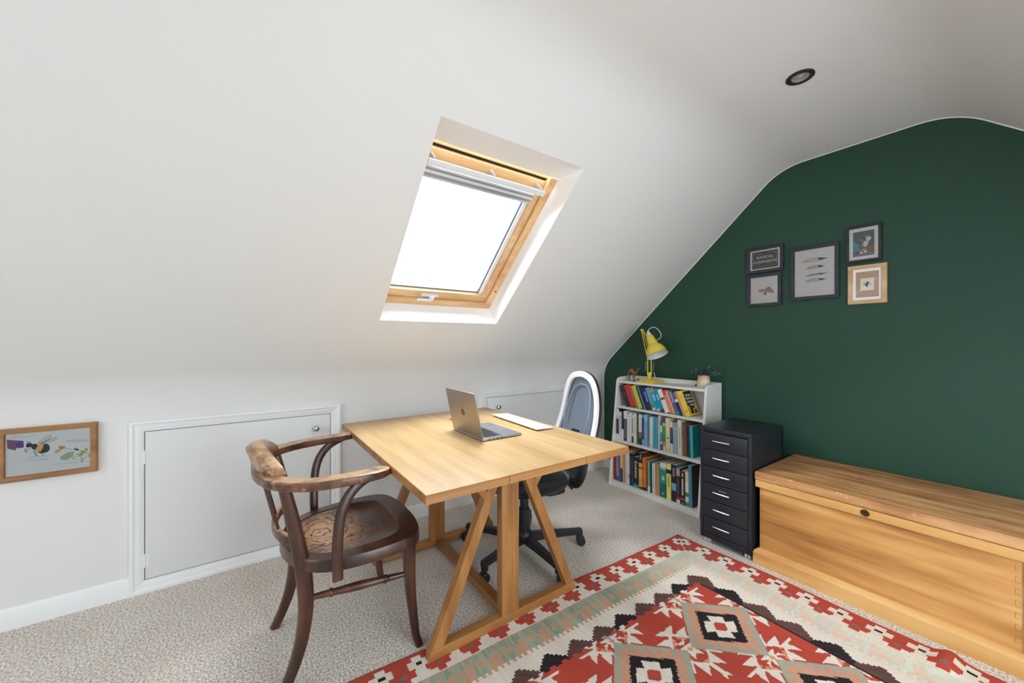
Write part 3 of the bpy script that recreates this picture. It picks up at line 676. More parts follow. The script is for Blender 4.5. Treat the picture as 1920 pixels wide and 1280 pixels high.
# ------------------------------------------------------------------ office chair
BP = M('black_plastic', rgb(26, 28, 31), 0.45, var=0.05, vscale=30)
BF = M('black_seat_fabric', rgb(26, 28, 30), 0.85, bump=0.4, bscale=400)
WP = M('white_plastic', rgb(232, 233, 235), 0.35)
def mesh_fabric():
    m = bpy.data.materials.new('blue_grey_mesh'); m.use_nodes = True; nt = m.node_tree; N = nt.nodes; L = nt.links
    b = N['Principled BSDF']; b.inputs['Base Color'].default_value = rgb(92, 108, 126); b.inputs['Roughness'].default_value = 0.8
    o = N['Material Output']; t = N.new('ShaderNodeBsdfTransparent'); x = N.new('ShaderNodeMixShader')
    tc = N.new('ShaderNodeTexCoord'); w1 = N.new('ShaderNodeTexWave'); w1.bands_direction = 'X'; w1.inputs['Scale'].default_value = 110
    w2 = N.new('ShaderNodeTexWave'); w2.bands_direction = 'Z'; w2.inputs['Scale'].default_value = 110
    for w in (w1, w2): L.new(tc.outputs['Object'], w.inputs['Vector'])
    mu = N.new('ShaderNodeMath'); mu.operation = 'MAXIMUM'; L.new(w1.outputs['Fac'], mu.inputs[0]); L.new(w2.outputs['Fac'], mu.inputs[1])
    gt = N.new('ShaderNodeMath'); gt.operation = 'GREATER_THAN'; gt.inputs[1].default_value = 0.42; L.new(mu.outputs[0], gt.inputs[0])
    L.new(gt.outputs[0], x.inputs[0]); L.new(t.outputs[0], x.inputs[1]); L.new(b.outputs[0], x.inputs[2]); L.new(x.outputs[0], o.inputs[0]); return m
OC = Vector((0.775, -1.535, 0)); 
oc = thing('office_chair', 'swivel office chair with white-rimmed blue-grey mesh back and black star base', 'office chair', OC)
bm = BM(); lathe(bm, [(0, 0.075), (0.045, 0.075), (0.05, 0.09), (0.05, 0.115), (0.036, 0.135), (0.030, 0.14), (0.030, 0.26), (0.024, 0.262), (0.024, 0.34), (0.02, 0.342), (0.02, 0.385), (0, 0.385)], OC, seg=28); obj('column', bm, BP, oc)
cast = [(0.895, -1.224), (1.086, -1.556), (0.856, -1.842), (0.474, -1.721), (0.532, -1.315)]
for cx, cy in cast:
    d = (Vector((cx, cy, 0)) - OC); d.z = 0; L_ = d.length; d.normalize(); side = Vector((-d.y, d.x, 0))
    bm = BM(); rr = []
    for t, w, zt, zb in ((0.035, 0.024, 0.118, 0.075), (0.14, 0.022, 0.113, 0.078), (L_*0.8, 0.019, 0.106, 0.076), (L_ + 0.012, 0.016, 0.103, 0.073), (L_ + 0.016, 0.014, 0.098, 0.075)):
        c = OC + d*t; rr.append([c + side*a*w + Vector((0, 0, z)) for a, z in ((-1, zb), (-1, zt - 0.006), (-0.7, zt), (0.7, zt), (1, zt - 0.006), (1, zb))])
    rings_mesh(bm, rr); c = OC + d*L_
    box(bm, (c.x - 0.014, c.y - 0.014, 0.05), (c.x + 0.014, c.y + 0.014, 0.08), 0.003)
    obj('base_arm', bm, BP, oc)
    off = d*0.014 + side*0.01
    bm = BM(); ax = (side + d*0.3).normalized()
    for q in (-1, 1):
        lathe(bm, [(0, -0.008), (0.021, -0.008), (0.0255, -0.004), (0.0255, 0.004), (0.021, 0.008), (0, 0.008)], c + off + ax*q*0.013 + Vector((0, 0, 0.0258)), ax, 24)
    sweep(bm, [c + off + Vector((0, 0, 0.026)) - ax*0.012, c + off + Vector((0, 0, 0.026)) + ax*0.012], 0.006, smooth=False)
    box(bm, (-0.006, -0.013, 0.03), (0.006, 0.013, 0.056), 0.003, 2, 0, Matrix.Translation(c + off*0.7))
    obj('caster', bm, BP, oc)
CR = R(-12)                                           # swivel of the seat
OM = Matrix.Translation((0.748, -1.50, 0)) @ Matrix.Rotation(CR, 4, 'Z')
def OL(x, y, z): return OM @ Vector((x, y, z))
# seat cushion: superellipse, front towards the camera (-y), rear lip curls up
def oring(sc, z, curl=0.0):
    out = []
    for k in range(48):
        a = 2*math.pi*k/48; c, s = math.cos(a), math.sin(a)
        x = math.copysign(abs(c)**0.72, c)*0.225*sc; y = math.copysign(abs(s)**0.72, s)*0.215*sc
        zz = z + 0.035*(max(0, abs(x)/0.225 - 0.55))**2*3.0 - (0.03*max(0, -y/0.215 - 0.6)**1.5)*2
        out.append(OL(x, y, zz))
    return out
bm = BM(); rings_mesh(bm, [oring(0.35, 0.352), oring(0.8, 0.362), oring(0.97, 0.385), oring(1.0, 0.402)], cap1=True); obj('seat_shell', bm, BP, oc, smooth=60)
bm = BM(); rings_mesh(bm, [oring(0.98, 0.400), oring(1.01, 0.415), oring(0.97, 0.436), oring(0.8, 0.443), oring(0.4, 0.437), oring(0.1, 0.435)], cap0=False); obj('seat_cushion', bm, BF, oc, smooth=60)
# back support bracket sweeping up from under the seat
bm = BM(); sweep(bm, [OL(0, 0.0, 0.352), OL(0, 0.16, 0.350), OL(0, 0.26, 0.375), OL(0.0, 0.305, 0.45), OL(0, 0.315, 0.55), OL(0, 0.33, 0.66)], [(0.05, 0.014), (0.07, 0.014), (0.08, 0.014), (0.07, 0.013), (0.05, 0.011), (0.03, 0.008)], up=(0, 1, 0.2), sq=3); obj('back_bracket', bm, BP, oc)
for s in (-1, 1):
    bm = BM(); sweep(bm, [OL(s*0.06, 0.262, 0.38), OL(s*0.12, 0.258, 0.385), OL(s*0.165, 0.262, 0.44), OL(s*0.19, 0.285, 0.59)], [(0.012, 0.03), (0.012, 0.03), (0.012, 0.026), (0.010, 0.02)], up=(0, 0, 1), sq=3); obj('back_cradle_arm', bm, BP, oc)
# backrest rim: tall arch
BT = [(-0.206, 0.575), (-0.207, 0.61), (-0.205, 0.66), (-0.196, 0.76), (-0.180, 0.86), (-0.150, 0.94), (-0.095, 0.992), (0.0, 1.012), (0.095, 0.992), (0.150, 0.94), (0.180, 0.86), (0.196, 0.76), (0.205, 0.66), (0.207, 0.61), (0.206, 0.575)]
def backY(x, z): return 0.255 + 0.20*(z - 0.47) + 0.05*math.sin((z - 0.47)*5.5) - 0.35*(x*x)
path = [OL(x, backY(x, z), z) for x, z in BT]
def rim(bm, pts2, w, t, dy, mat=0):
    P = [Vector((a.x, a.y, 0)) for a in catmull([Vector((x, z, 0)) for x, z in pts2], 6)]; rings = []
    for i, p in enumerate(P):
        tt = (P[min(i+1, len(P)-1)] - P[max(i-1, 0)]).normalized(); nn = Vector((tt.y, -tt.x, 0))
        r_ = []
        for a, b in ((0, -t), (0.25, -t*1.25), (0.75, -t*1.25), (1, -t), (1, t), (0, t)):
            q = p + nn*(a*w); r_.append(OL(q.x, backY(q.x, q.y) + b + dy, q.y))
        rings.append(r_)
    rings_mesh(bm, rings, mat=mat)
bm = BM(); rim(bm, BT, 0.034, 0.008, 0.0); obj('backrest_rim', bm, WP, oc, smooth=40)
bm = BM(); rim(bm, [(x*1.0, z) for x, z in BT], 0.030, 0.008, 0.0165); obj('backrest_rear_shell', bm, BP, oc, smooth=40)
bm = BM(); inner = catmull([Vector((x, z, 0)) for x, z in BT], 4); nI = len(inner); rows = []
for j in range(13):
    z = 0.58 + j*(0.985 - 0.58)/12
    # half width of the arch at this height, just inside the rim
    hw = 0.0
    for i in range(nI//2):
        a, b = inner[i], inner[i+1]
        if min(a.y, b.y) <= z + 0.012 <= max(a.y, b.y) and abs(b.y - a.y) > 1e-6: hw = abs(a.x + (b.x - a.x)*(z + 0.012 - a.y)/(b.y - a.y))
    hw = max(hw - 0.018, 0.02)
    rows.append([bm.verts.new(OL(-hw + 2*hw*k/16, backY(-hw + 2*hw*k/16, z) + 0.004 + 0.018*(1 - (2*k/16 - 1)**2), z)) for k in range(17)])
for j in range(12):
    for k in range(16): bm.faces.new((rows[j][k], rows[j][k+1], rows[j+1][k+1], rows[j+1][k]))
obj('backrest_mesh', bm, mesh_fabric(), oc, smooth=60)
bm = BM(); sweep(bm, [OL(-0.10, 0.305, 0.60), OL(-0.125, 0.335, 0.74), OL(-0.09, 0.375, 0.89), OL(0.0, 0.385, 0.93), OL(0.09, 0.375, 0.89), OL(0.125, 0.335, 0.74), OL(0.10, 0.305, 0.60)], (0.006, 0.004), up=(0, 1, 0), sq=3)
sweep(bm, [OL(-0.10, 0.308, 0.60), OL(0, 0.325, 0.585), OL(0.10, 0.308, 0.60)], (0.010, 0.008), up=(0, 1, 0), sq=3); obj('backrest_frame_loop', bm, M('grey_blue_plastic', rgb(112, 126, 144), 0.5), oc)

# ------------------------------------------------------------------ kilim rug (woven pattern as coloured cells of the mesh)
def lin(r, g, b): return np.array([s2l(r), s2l(g), s2l(b)])
RW, RL = 150.0, 198.0
cs = 0.5
na, nb = int(RW/cs), int(RL/cs)
A = (np.arange(na) + 0.5)*cs; B = (np.arange(nb) + 0.5)*cs
a, b = np.meshgrid(A, B, indexing='ij')
rng = np.random.RandomState(3)
RED, CREAM, BROWN, BLACK = lin(182, 74, 60), lin(226, 216, 202), lin(92, 66, 62), lin(44, 38, 40)
TAN, GREEN, PALE, SAGE, SALM, GREYB = lin(196, 160, 132), lin(132, 158, 142), lin(214, 218, 204), lin(166, 164, 146), lin(222, 142, 112), lin(110, 112, 116)
DRED = lin(160, 56, 48)
col = np.zeros(a.shape + (3,)); col[:] = CREAM
eL, eR, eT, eB = a, RW - a, b, RL - b
e = np.minimum(np.minimum(eL, eR), np.minimum(eT, eB))
vert = np.minimum(eL, eR) < np.minimum(eT, eB)            # long sides
t = np.where(vert, b, a); pitch = np.where(vert, 13.2, 12.2)
ph0 = np.where(vert, 7.2, 6.9)
def setc(m, c): col[m] = c
# tan ground with cream toothed band, green waves
col = np.where((e < 26)[..., None], (lambda w: TAN*w + lin(222, 200, 180)*(1 - w))((np.clip((b - 12)/45, 0, 1)*(vert & (eL < eR)))[..., None]), col)
saw = lambda x, p: np.mod(x, p)/p
teeth = 1.4*(np.mod(t, 2.6) < 1.3)
setc((e > 23.0 + teeth), CREAM)
left = vert & (eL < eR)
rowr = rng.rand(nb*4); idx = (np.clip(t, 0, 199)/1.0).astype(int)
mixg = rowr[idx][..., None]
wl = (np.clip((b - 12)/45, 0, 1)*left)[..., None]; gcol = wl*(GREEN*(1 - 0.45*mixg) + lin(196, 200, 170)*0.45*mixg) + (1 - wl)*(PALE*(0.75 + 0.25*mixg) + GREEN*0.25*(1 - mixg))
hp = 11.4; th_ = np.mod(t - 4, hp)
wave = 15.9 + 1.3*np.sin(2*np.pi*th_/hp) + 1.3*(np.mod(t, 2.0) < 1.0)
g = (e > 13.2 + 1.3*(np.mod(t + 0.6, 1.9) < 0.95)) & (e < wave)
hook = ((e >= 14) & (e < 22.4) & (th_ > 6.4 + (e-14)*0.25) & (th_ < 8.0 + (e-14)*0.25)) | ((e > 20.6) & (e < 22.8) & (th_ > 4.4) & (th_ < 9.2)) | ((e > 19.0) & (e < 21.4) & (th_ > 3.6) & (th_ < 5.2))
col = np.where((g | (hook & (e < 23)))[..., None], gcol, col)
setc(e < 13.2, CREAM)
setc(e < 8.2 + 1.3*(np.mod(t - ph0, pitch)/pitch > 0.5), RED)
# stepped flowers
def flower(u, v, big):
    q = 1.15; iu = np.floor(np.abs(u)/q + 0.5); iv = np.floor(np.abs(v)/q + 0.5)
    return (iu + iv <= 3.0) | ((iu <= 0.6) & (iv <= 3.6)) | ((iu == 3) & (iv <= 1)) | ((iv == 3) & (iu <= 1))
k = np.round((t - ph0)/pitch); v1 = t - ph0 - k*pitch
ok = (k >= 0)
k2 = np.floor((t - ph0)/pitch); v2 = t - ph0 - (k2 + 0.5)*pitch
fr = flower(e - 8.7, v2, 0) & (k2 >= 0); setc(fr & (e < 13.4), RED)
fw = flower(e - 5.4, v1, 0) & (e < 12); setc(fw, CREAM)
setc((np.abs(e - 8.7) < 0.8) & (np.abs(v2) < 1.1) & (k2 >= 0), GREYB)
setc((np.abs(e - 5.4) < 0.75) & (np.abs(v1) < 1.1), BLACK)
# brown scalloped zigzag
zp = 12.9; zt = np.mod(t - 34.5 + 0.5*zp, zp) - 0.5*zp
edge = 28.2 + np.floor(np.abs(zt)/1.25)*0.95
br = (e > edge); kk = np.mod(np.floor((t - 34.5)/zp + 0.5), 3)
brc = np.where((kk == 1)[..., None], BLACK, BROWN); stripe = (rowr[(np.clip(a + b, 0, 340)).astype(int)] * 0.25)[..., None]
col = np.where(br[..., None], brc*(1 + stripe), col)
# field of concentric diamonds
onleft = vert & (eL < eR)
F_ = np.where(onleft, e > 33.4 + 1.3*np.floor(2*saw(t, 5.2)), e > 35.2)
cu, cv = (a - 56.0)/19.0, (b - 56.0)/21.5
def near(u, off):
    i = np.round((u - off)/2)*2 + off; return u - i
d0 = np.abs(near(cu, 0)) + np.abs(near(cv, 0)); d1 = np.abs(near(cu, 1)) + np.abs(near(cv, 1))
ev = d0 <= d1
# both parities: diamonds at (even,even) & (odd,odd) are green; the others red  -> lattice cells
du, dv = near(cu, 0), near(cv, 0); D = np.abs(du) + np.abs(dv)
setc(F_, RED)
inG = F_ & (D < 0.95)
p, q = du + dv, du - dv
jag = 0.03*(np.mod(a + b, 1.6) < 0.8)
setc(inG, SAGE); 
zz = 0.09*(np.abs(saw(p*1.0, 0.24) - 0.5)*2)
setc(inG & (np.maximum(np.abs(p), np.abs(q)) < 0.80 + 0.0) & (np.maximum(np.abs(p), np.abs(q)) > 0.5) & (saw(np.where(np.abs(p) > np.abs(q), q, p), 0.26) > 0.45), SALM)
mxp = np.maximum(np.abs(p), np.abs(q)); 
setc(inG & (mxp < 0.70), SALM*0.6 + SAGE*0.4)
setc(inG & (mxp < 0.55 + jag), BLACK)
fin = (mxp < 0.42) & (((np.abs(p) < 0.17 + 0.20*np.clip(-q*np.sign(p), 0, 1)*1.4)) | ((np.abs(q) < 0.17 + 0.20*np.clip(p*np.sign(q), 0, 1)*1.4)))
setc(inG & fin, CREAM)
setc(inG & (mxp < 0.155), RED)
# red cells: shark-fin hooks along the edges
ru, rv = near(cu, 1), near(cv, 0); rD = np.abs(ru) + np.abs(rv); ru2, rv2 = near(cu, 0), near(cv, 1); rD2 = np.abs(ru2) + np.abs(rv2)
use = rD < rD2; RU = np.where(use, ru, ru2); RV = np.where(use, rv, rv2)
P, Q = RU + RV, RU - RV; mP = np.maximum(np.abs(P), np.abs(Q)); sP = np.where(np.abs(P) > np.abs(Q), Q, P)
inR = F_ & ~inG
for r0, r1, per, cc, lm in ((0.44, 0.84, 0.36, CREAM, 2.0), (0.08, 0.34, 0.22, CREAM, 1.5)):
    f = (mP - r0)/(r1 - r0); lim = lm*per; m = inR & (f > 0) & (f < 1) & (f < 1.02*saw(sP + lim, per)) & (np.abs(sP) < lim)
    m |= inR & (mP > r0 - 0.03) & (mP < r0 + 0.05)
    setc(m, cc)
setc(inR & (mP > 0.33) & (mP < 0.41) & (saw(sP, 0.57) > 0.5), SALM)
setc(inR & (mP < 0.06), SALM)
setc((e > 35.2) & (e < 36.0) & ~onleft, BLACK)
# weft-to-weft tone changes
abr = 1 + 0.10*(rng.rand(nb)[None, :] - 0.5) + 0.07*(rng.rand(na, nb) - 0.5)
abr *= 1 + 0.05*np.sin(b*0.31)*np.sin(a*0.05)
col = np.clip(col*abr[..., None], 0, 1)

def rug_z(A_, B_):
    z = 0.0015*np.sin(A_*0.11 + 1)*np.sin(B_*0.07) + 0.0015
    z = z*np.clip((A_ - 12)/20, 0, 1) + 0.0
    z += 0.030*np.exp(-((A_ - 111)/3.2)**2 - ((B_ - 4.0)/7.5)**2)
    z += 0.0035*np.exp(-((A_ - 101)/7)**2 - ((B_ - 9)/9)**2)
    return z
va = np.arange(na+1)*cs; vb = np.arange(nb+1)*cs
VA, VB = np.meshgrid(va, vb, indexing='ij')
edge_w = 0.5*np.sin(VB*0.045 + 0.4) + 0.25*np.sin(VB*0.13)
ety = 0.45*np.sin(VA*0.09) - 0.35*np.sin(VA*0.035 + 0.5) + 1.1*np.clip((VA - 95)/25, 0, 1)
X = 1.153 + (VA + edge_w*np.clip(1 - VA/40, 0, 1) - 0.041*VB)/100
Y = -0.640 - (VB + ety*np.clip(1 - VB/40, 0, 1) - 0.010*VA*0)/100
Z = 0.0060 + rug_z(VA, VB)
rug0 = Vector((1.85, -1.6, 0))
nv = (na+1)*(nb+1)
co_ = np.stack([X - rug0.x, Y - rug0.y, Z], -1).reshape(-1, 3)
I = (np.arange(na)[:, None]*(nb+1) + np.arange(nb)[None, :]).reshape(-1)
quads = np.stack([I, I + 1, I + nb + 2, I + nb + 1], -1)
# bottom border skirt: edge verts dropped to the floor
loop = [i*(nb+1) for i in range(na+1)] + [na*(nb+1) + j for j in range(1, nb+1)] + [i*(nb+1) + nb for i in range(na-1, -1, -1)] + [j for j in range(nb-1, 0, -1)]
low = co_[loop].copy(); low[:, 2] = 0.0005
allv = np.concatenate([co_, low]); n_l = len(loop)
sk = np.array([[loop[i], loop[(i+1) % n_l], nv + (i+1) % n_l, nv + i] for i in range(n_l)])
fac = np.concatenate([quads, sk])
me = bpy.data.meshes.new('kilim_rug'); me.vertices.add(len(allv)); me.vertices.foreach_set('co', allv.astype(np.float32).ravel())
me.loops.add(fac.size); me.loops.foreach_set('vertex_index', fac.astype(np.int32).ravel())
me.polygons.add(len(fac)); me.polygons.foreach_set('loop_start', np.arange(0, fac.size, 4, dtype=np.int32)); me.polygons.foreach_set('loop_total', np.full(len(fac), 4, dtype=np.int32))
me.update(calc_edges=True); me.validate()
at = me.attributes.new('weave', 'FLOAT_COLOR', 'FACE')
fc = np.concatenate([col.reshape(-1, 3), np.tile(DRED, (n_l, 1))]); fc = np.concatenate([fc, np.ones((len(fc), 1))], 1)
at.data.foreach_set('color', fc.astype(np.float32).ravel())
rm = bpy.data.materials.new('kilim_wool'); rm.use_nodes = True; nt = rm.node_tree; bs = nt.nodes['Principled BSDF']
bs.inputs['Roughness'].default_value = 0.92; bs.inputs['Specular IOR Level'].default_value = 0.15
an = nt.nodes.new('ShaderNodeAttribute'); an.attribute_name = 'weave'
tc = nt.nodes.new('ShaderNodeTexCoord'); nz = nt.nodes.new('ShaderNodeTexNoise'); nz.inputs['Scale'].default_value = 420; nz.inputs['Detail'].default_value = 2
wv = nt.nodes.new('ShaderNodeTexWave'); wv.bands_direction = 'Y'; wv.inputs['Scale'].default_value = 130
mx = nt.nodes.new('ShaderNodeMix'); mx.data_type = 'RGBA'; mx.blend_type = 'MULTIPLY'; mx.inputs[0].default_value = 0.35
nt.links.new(tc.outputs['Object'], nz.inputs['Vector']); nt.links.new(tc.outputs['Object'], wv.inputs['Vector'])
nt.links.new(an.outputs['Color'], mx.inputs[6]); nt.links.new(nz.outputs['Fac'], mx.inputs[7])
gm = nt.nodes.new('ShaderNodeMix'); gm.data_type = 'RGBA'; gm.blend_type = 'MULTIPLY'; gm.inputs[0].default_value = 1; gm.inputs[7].default_value = (1.2, 1.2, 1.2, 1)
nt.links.new(mx.outputs[2], gm.inputs[6]); nt.links.new(gm.outputs[2], bs.inputs['Base Color'])
bp = nt.nodes.new('ShaderNodeBump'); bp.inputs['Strength'].default_value = 0.35; bp.inputs['Distance'].default_value = 0.001
nt.links.new(wv.outputs['Fac'], bp.inputs['Height']); nt.links.new(bp.outputs['Normal'], bs.inputs['Normal'])
me.materials.append(rm)
rug = bpy.data.objects.new('kilim_rug', me); COL.objects.link(rug); rug.location = rug0; WM[rug.name] = Matrix.Translation(rug0)
tag(rug, 'flat-woven kilim rug with red border flowers and stepped diamonds, on the carpet', 'rug')

# ------------------------------------------------------------------ pine blanket chest
PC = wood('old_pine_front', rgb(150, 98, 46), rgb(192, 138, 74), rgb(216, 166, 102), 'X', 5, 16, 0.5, patch=2.4, knots=True, bump=0.2, wear=(rgb(222, 182, 130), 40, 0.66))
PT = wood('old_pine_lid', rgb(150, 98, 56), rgb(196, 144, 94), rgb(220, 172, 122), 'X', 5, 14, 0.55, patch=5, knots=True, bump=0.2, wear=(rgb(228, 190, 146), 30, 0.58))
PB = wood('pale_pine_moulding', rgb(182, 130, 68), rgb(206, 156, 90), rgb(220, 176, 112), 'X', 6, 9, 0.5, patch=3, knots=True, bump=0.1)
ch2 = thing('blanket_chest', 'long waxed pine blanket chest with round keyhole, along the green wall', 'chest', (1.985, -0.29, 0))
cx0, cx1, fy, by = 1.576, 2.420, -0.552, -0.022
bm = BM(); box(bm, (cx0, fy, 0.012), (cx1, by, 0.446), 0.002); obj('chest_body', bm, PC, ch2)
bm = BM()
prof = [(0, 0.0), (0.024, 0.0), (0.024, 0.062), (0.018, 0.074), (0.006, 0.082), (0, 0.084)]
loops = []
for u, z in prof: loops.append([(cx0 - u, by, z), (cx0 - u, fy - u, z), (cx1 + u, fy - u, z), (cx1 + u, by, z)])
V = [[bm.verts.new(Vector(p)) for p in l] for l in loops]
for i in range(len(V)-1):
    for k in range(3): bm.faces.new((V[i][k], V[i][k+1], V[i+1][k+1], V[i+1][k]))
obj('plinth', bm, PB, ch2, smooth=0)
bm = BM(); box(bm, (cx0 - 0.016, fy - 0.016, 0.412), (cx1 + 0.016, by, 0.4505), 0.003); obj('rim_moulding', bm, PB, ch2)
bm = BM(); box(bm, (cx0 - 0.012, fy - 0.012, 0.4503), (cx1 + 0.012, by, 0.4532)); obj('lid_gap', bm, M('dark_gap_brown', rgb(52, 34, 20), 0.9), ch2, smooth=0)
bm = BM(); box(bm, (cx0 - 0.018, fy - 0.020, 0.453), (cx1 + 0.018, by + 0.01, 0.495), 0.006, 3); obj('lid', bm, PT, ch2)
kx = 2.004
bm = BM(); lathe(bm, [(0, 0), (0.0155, 0), (0.0155, 0.002), (0.013, 0.0032), (0.010, 0.0022), (0, 0.0022)], (kx, fy - 0.016, 0.432), (0, -1, 0), 28); esc = obj('escutcheon', bm, M('aged_brass', rgb(84, 66, 44), 0.45, 0.8), ch2)
bm = BM(); lathe(bm, [(0, 0), (0.0035, 0), (0.0035, 0.0006), (0, 0.0006)], (kx, fy - 0.0182, 0.4345), (0, -1, 0), 14); box(bm, (kx - 0.0016, fy - 0.0188, 0.4245), (kx + 0.0016, fy - 0.018, 0.434)); obj('keyhole', bm, BLACK_GAP, esc, smooth=0)
# dovetails at the front corners
for x, s_ in ((cx0, 1), (cx1, -1)):
    for k in range(7):
        z = 0.115 + k*0.043; bm = BM(); y = fy - 0.0006
        P_ = [(x + s_*0.0005, z), (x + s_*0.015, z - 0.003), (x + s_*0.015, z + 0.0205), (x + s_*0.0005, z + 0.018)]
        Q_ = [(x + s_*0.0005, z + 0.0010), (x + s_*0.0142, z - 0.0018), (x + s_*0.0142, z + 0.0193), (x + s_*0.0005, z + 0.0170)]
        V0 = [bm.verts.new((a_, y, b_)) for a_, b_ in P_]; V1 = [bm.verts.new((a_, y, b_)) for a_, b_ in Q_]
        for i in range(3): bm.faces.new((V0[i], V0[i+1], V1[i+1], V1[i]))
        obj('dovetail_joint', bm, M('dark_joint_line', rgb(146, 98, 54), 0.8), ch2, smooth=0)

# ------------------------------------------------------------------ black metal drawer unit
BKM = M('black_powder_coat', rgb(30, 33, 40), 0.38, var=0.05, vscale=8)
BKD = M('black_drawer_front', rgb(32, 35, 42), 0.42, var=0.05, vscale=8)
hx0, hx1, hy0, hy1, hz0, hz1 = 1.268, 1.5495, -0.585, -0.172, 0.034, 0.690
hu = thing('drawer_unit', 'tall black metal unit of six drawers between bookcase and chest', 'drawers', ((hx0+hx1)/2, (hy0+hy1)/2, 0))
bm = BM()
box(bm, (hx0, hy0, hz0), (hx0 + 0.018, hy1, hz1 - 0.014), 0.001); box(bm, (hx1 - 0.018, hy0, hz0), (hx1, hy1, hz1 - 0.014), 0.001)
box(bm, (hx0, hy1 - 0.01, hz0), (hx1, hy1, hz1 - 0.014)); box(bm, (hx0, hy0 + 0.001, hz0), (hx1, hy1, hz0 + 0.03), 0.001)
box(bm, (hx0 + 0.018, hy0 + 0.016, hz0 + 0.03), (hx1 - 0.018, hy0 + 0.02, hz1 - 0.02))
obj('cabinet_shell', bm, BKM, hu)
bm = BM(); box(bm, (hx0 - 0.001, hy0 - 0.002, hz1 - 0.024), (hx1 + 0.001, hy1, hz1), 0.002); obj('top_panel', bm, BKM, hu)
EDGE = M('grey_metal_edge', rgb(120, 124, 132), 0.3, 0.3)  # grey metal of the drawer label strip
nz0, nz1 = hz0 + 0.034, hz1 - 0.028; dh = (nz1 - nz0)/6
for i in range(6):
    z0 = nz0 + i*dh; z1 = z0 + dh - 0.004
    bm = BM(); box(bm, (hx0 + 0.020, hy0 - 0.001, z0), (hx1 - 0.020, hy0 + 0.014, z1), 0.0015); dr = obj('drawer', bm, BKD, hu)
    bm = BM(); zc = z0 + dh*0.56; xc = (hx0 + hx1)/2 - 0.012
    sweep(bm, [(xc - 0.045, hy0 - 0.001, zc), (xc - 0.045, hy0 - 0.014, zc - 0.001), (xc - 0.038, hy0 - 0.020, zc - 0.002), (xc + 0.038, hy0 - 0.020, zc - 0.002), (xc + 0.045, hy0 - 0.014, zc - 0.001), (xc + 0.045, hy0 - 0.001, zc)], 0.0042, n=3, seg=10)
    obj('handle', bm, CHROME, dr)
    if i == 2:
        bm = BM(); box(bm, (xc - 0.022, hy0 - 0.0018, zc + 0.008), (xc + 0.022, hy0 - 0.001, zc + 0.014)); obj('label_strip', bm, EDGE, dr, smooth=0)
for x in (hx0 + 0.03, hx1 - 0.03):
    for y in (hy0 + 0.035, hy1 - 0.035):
        bm = BM()
        for q in (-0.009, 0.009): lathe(bm, [(0, -0.006), (0.014, -0.006), (0.0165, -0.003), (0.0165, 0.003), (0.014, 0.006), (0, 0.006)], (x + q, y, 0.0168), (1, 0, 0), 18)
        box(bm, (x - 0.004, y - 0.008, 0.018), (x + 0.004, y + 0.008, hz0 + 0.001)); obj('caster', bm, M('pale_grey_plastic', rgb(205, 207, 210), 0.4), hu)

# ------------------------------------------------------------------ white bookcase with books
BCW = M('white_painted_shelf', rgb(232, 231, 226), 0.45, var=0.01)
bx0, bx1 = 0.335, 1.116
bc = thing('bookcase', 'low white painted bookcase of three full shelves, standing against the green wall', 'bookcase', ((bx0+bx1)/2, -0.16, 0))
def fyz(z): return -0.322 + 0.098*z/0.86
for x in (bx0, bx1 - 0.016):
    pr_ = [(0.0, 0.0), (fyz(0), 0.0), (fyz(0.855), 0.855), (fyz(0.855) + 0.006, 0.874), (fyz(0.855) + 0.022, 0.886), (fyz(0.855) + 0.05, 0.892), (-0.004, 0.898), (-0.004, 0)]
    pr_ = [(-0.020, 0.0)] + pr_[1:6] + [(-0.020, 0.897)]
    bm = BM(); prism(bm, [(x, y, z) for y, z in pr_], (0.016, 0, 0)); bmesh.ops.bevel(bm, geom=[e for e in bm.edges], offset=0.002, segments=2, affect='EDGES', clamp_overlap=True); obj('side_panel', bm, BCW, bc)
SH = (0.036, 0.372, 0.652, 0.862)
for z in SH:
    bm = BM(); box(bm, (bx0 + 0.016, fyz(z) + (0.006 if z != SH[0] else 0.002), z - 0.018), (bx1 - 0.016, -0.030, z), 0.0015); obj('shelf', bm, BCW, bc)
bm = BM(); box(bm, (bx0 + 0.016, -0.030, 0.0), (bx1 - 0.016, -0.021, 0.86)); obj('back_panel', bm, BCW, bc, smooth=0)
bm = BM(); box(bm, (bx0 + 0.014, -0.032, 0.855), (bx1 - 0.014, -0.020, 0.897), 0.002); obj('gallery_rail', bm, BCW, bc)
bm = BM(); box(bm, (bx0 + 0.016, fyz(0) + 0.010, 0.0), (bx1 - 0.016, fyz(0) + 0.022, 0.0165)); obj('plinth_board', bm, BCW, bc, smooth=0)

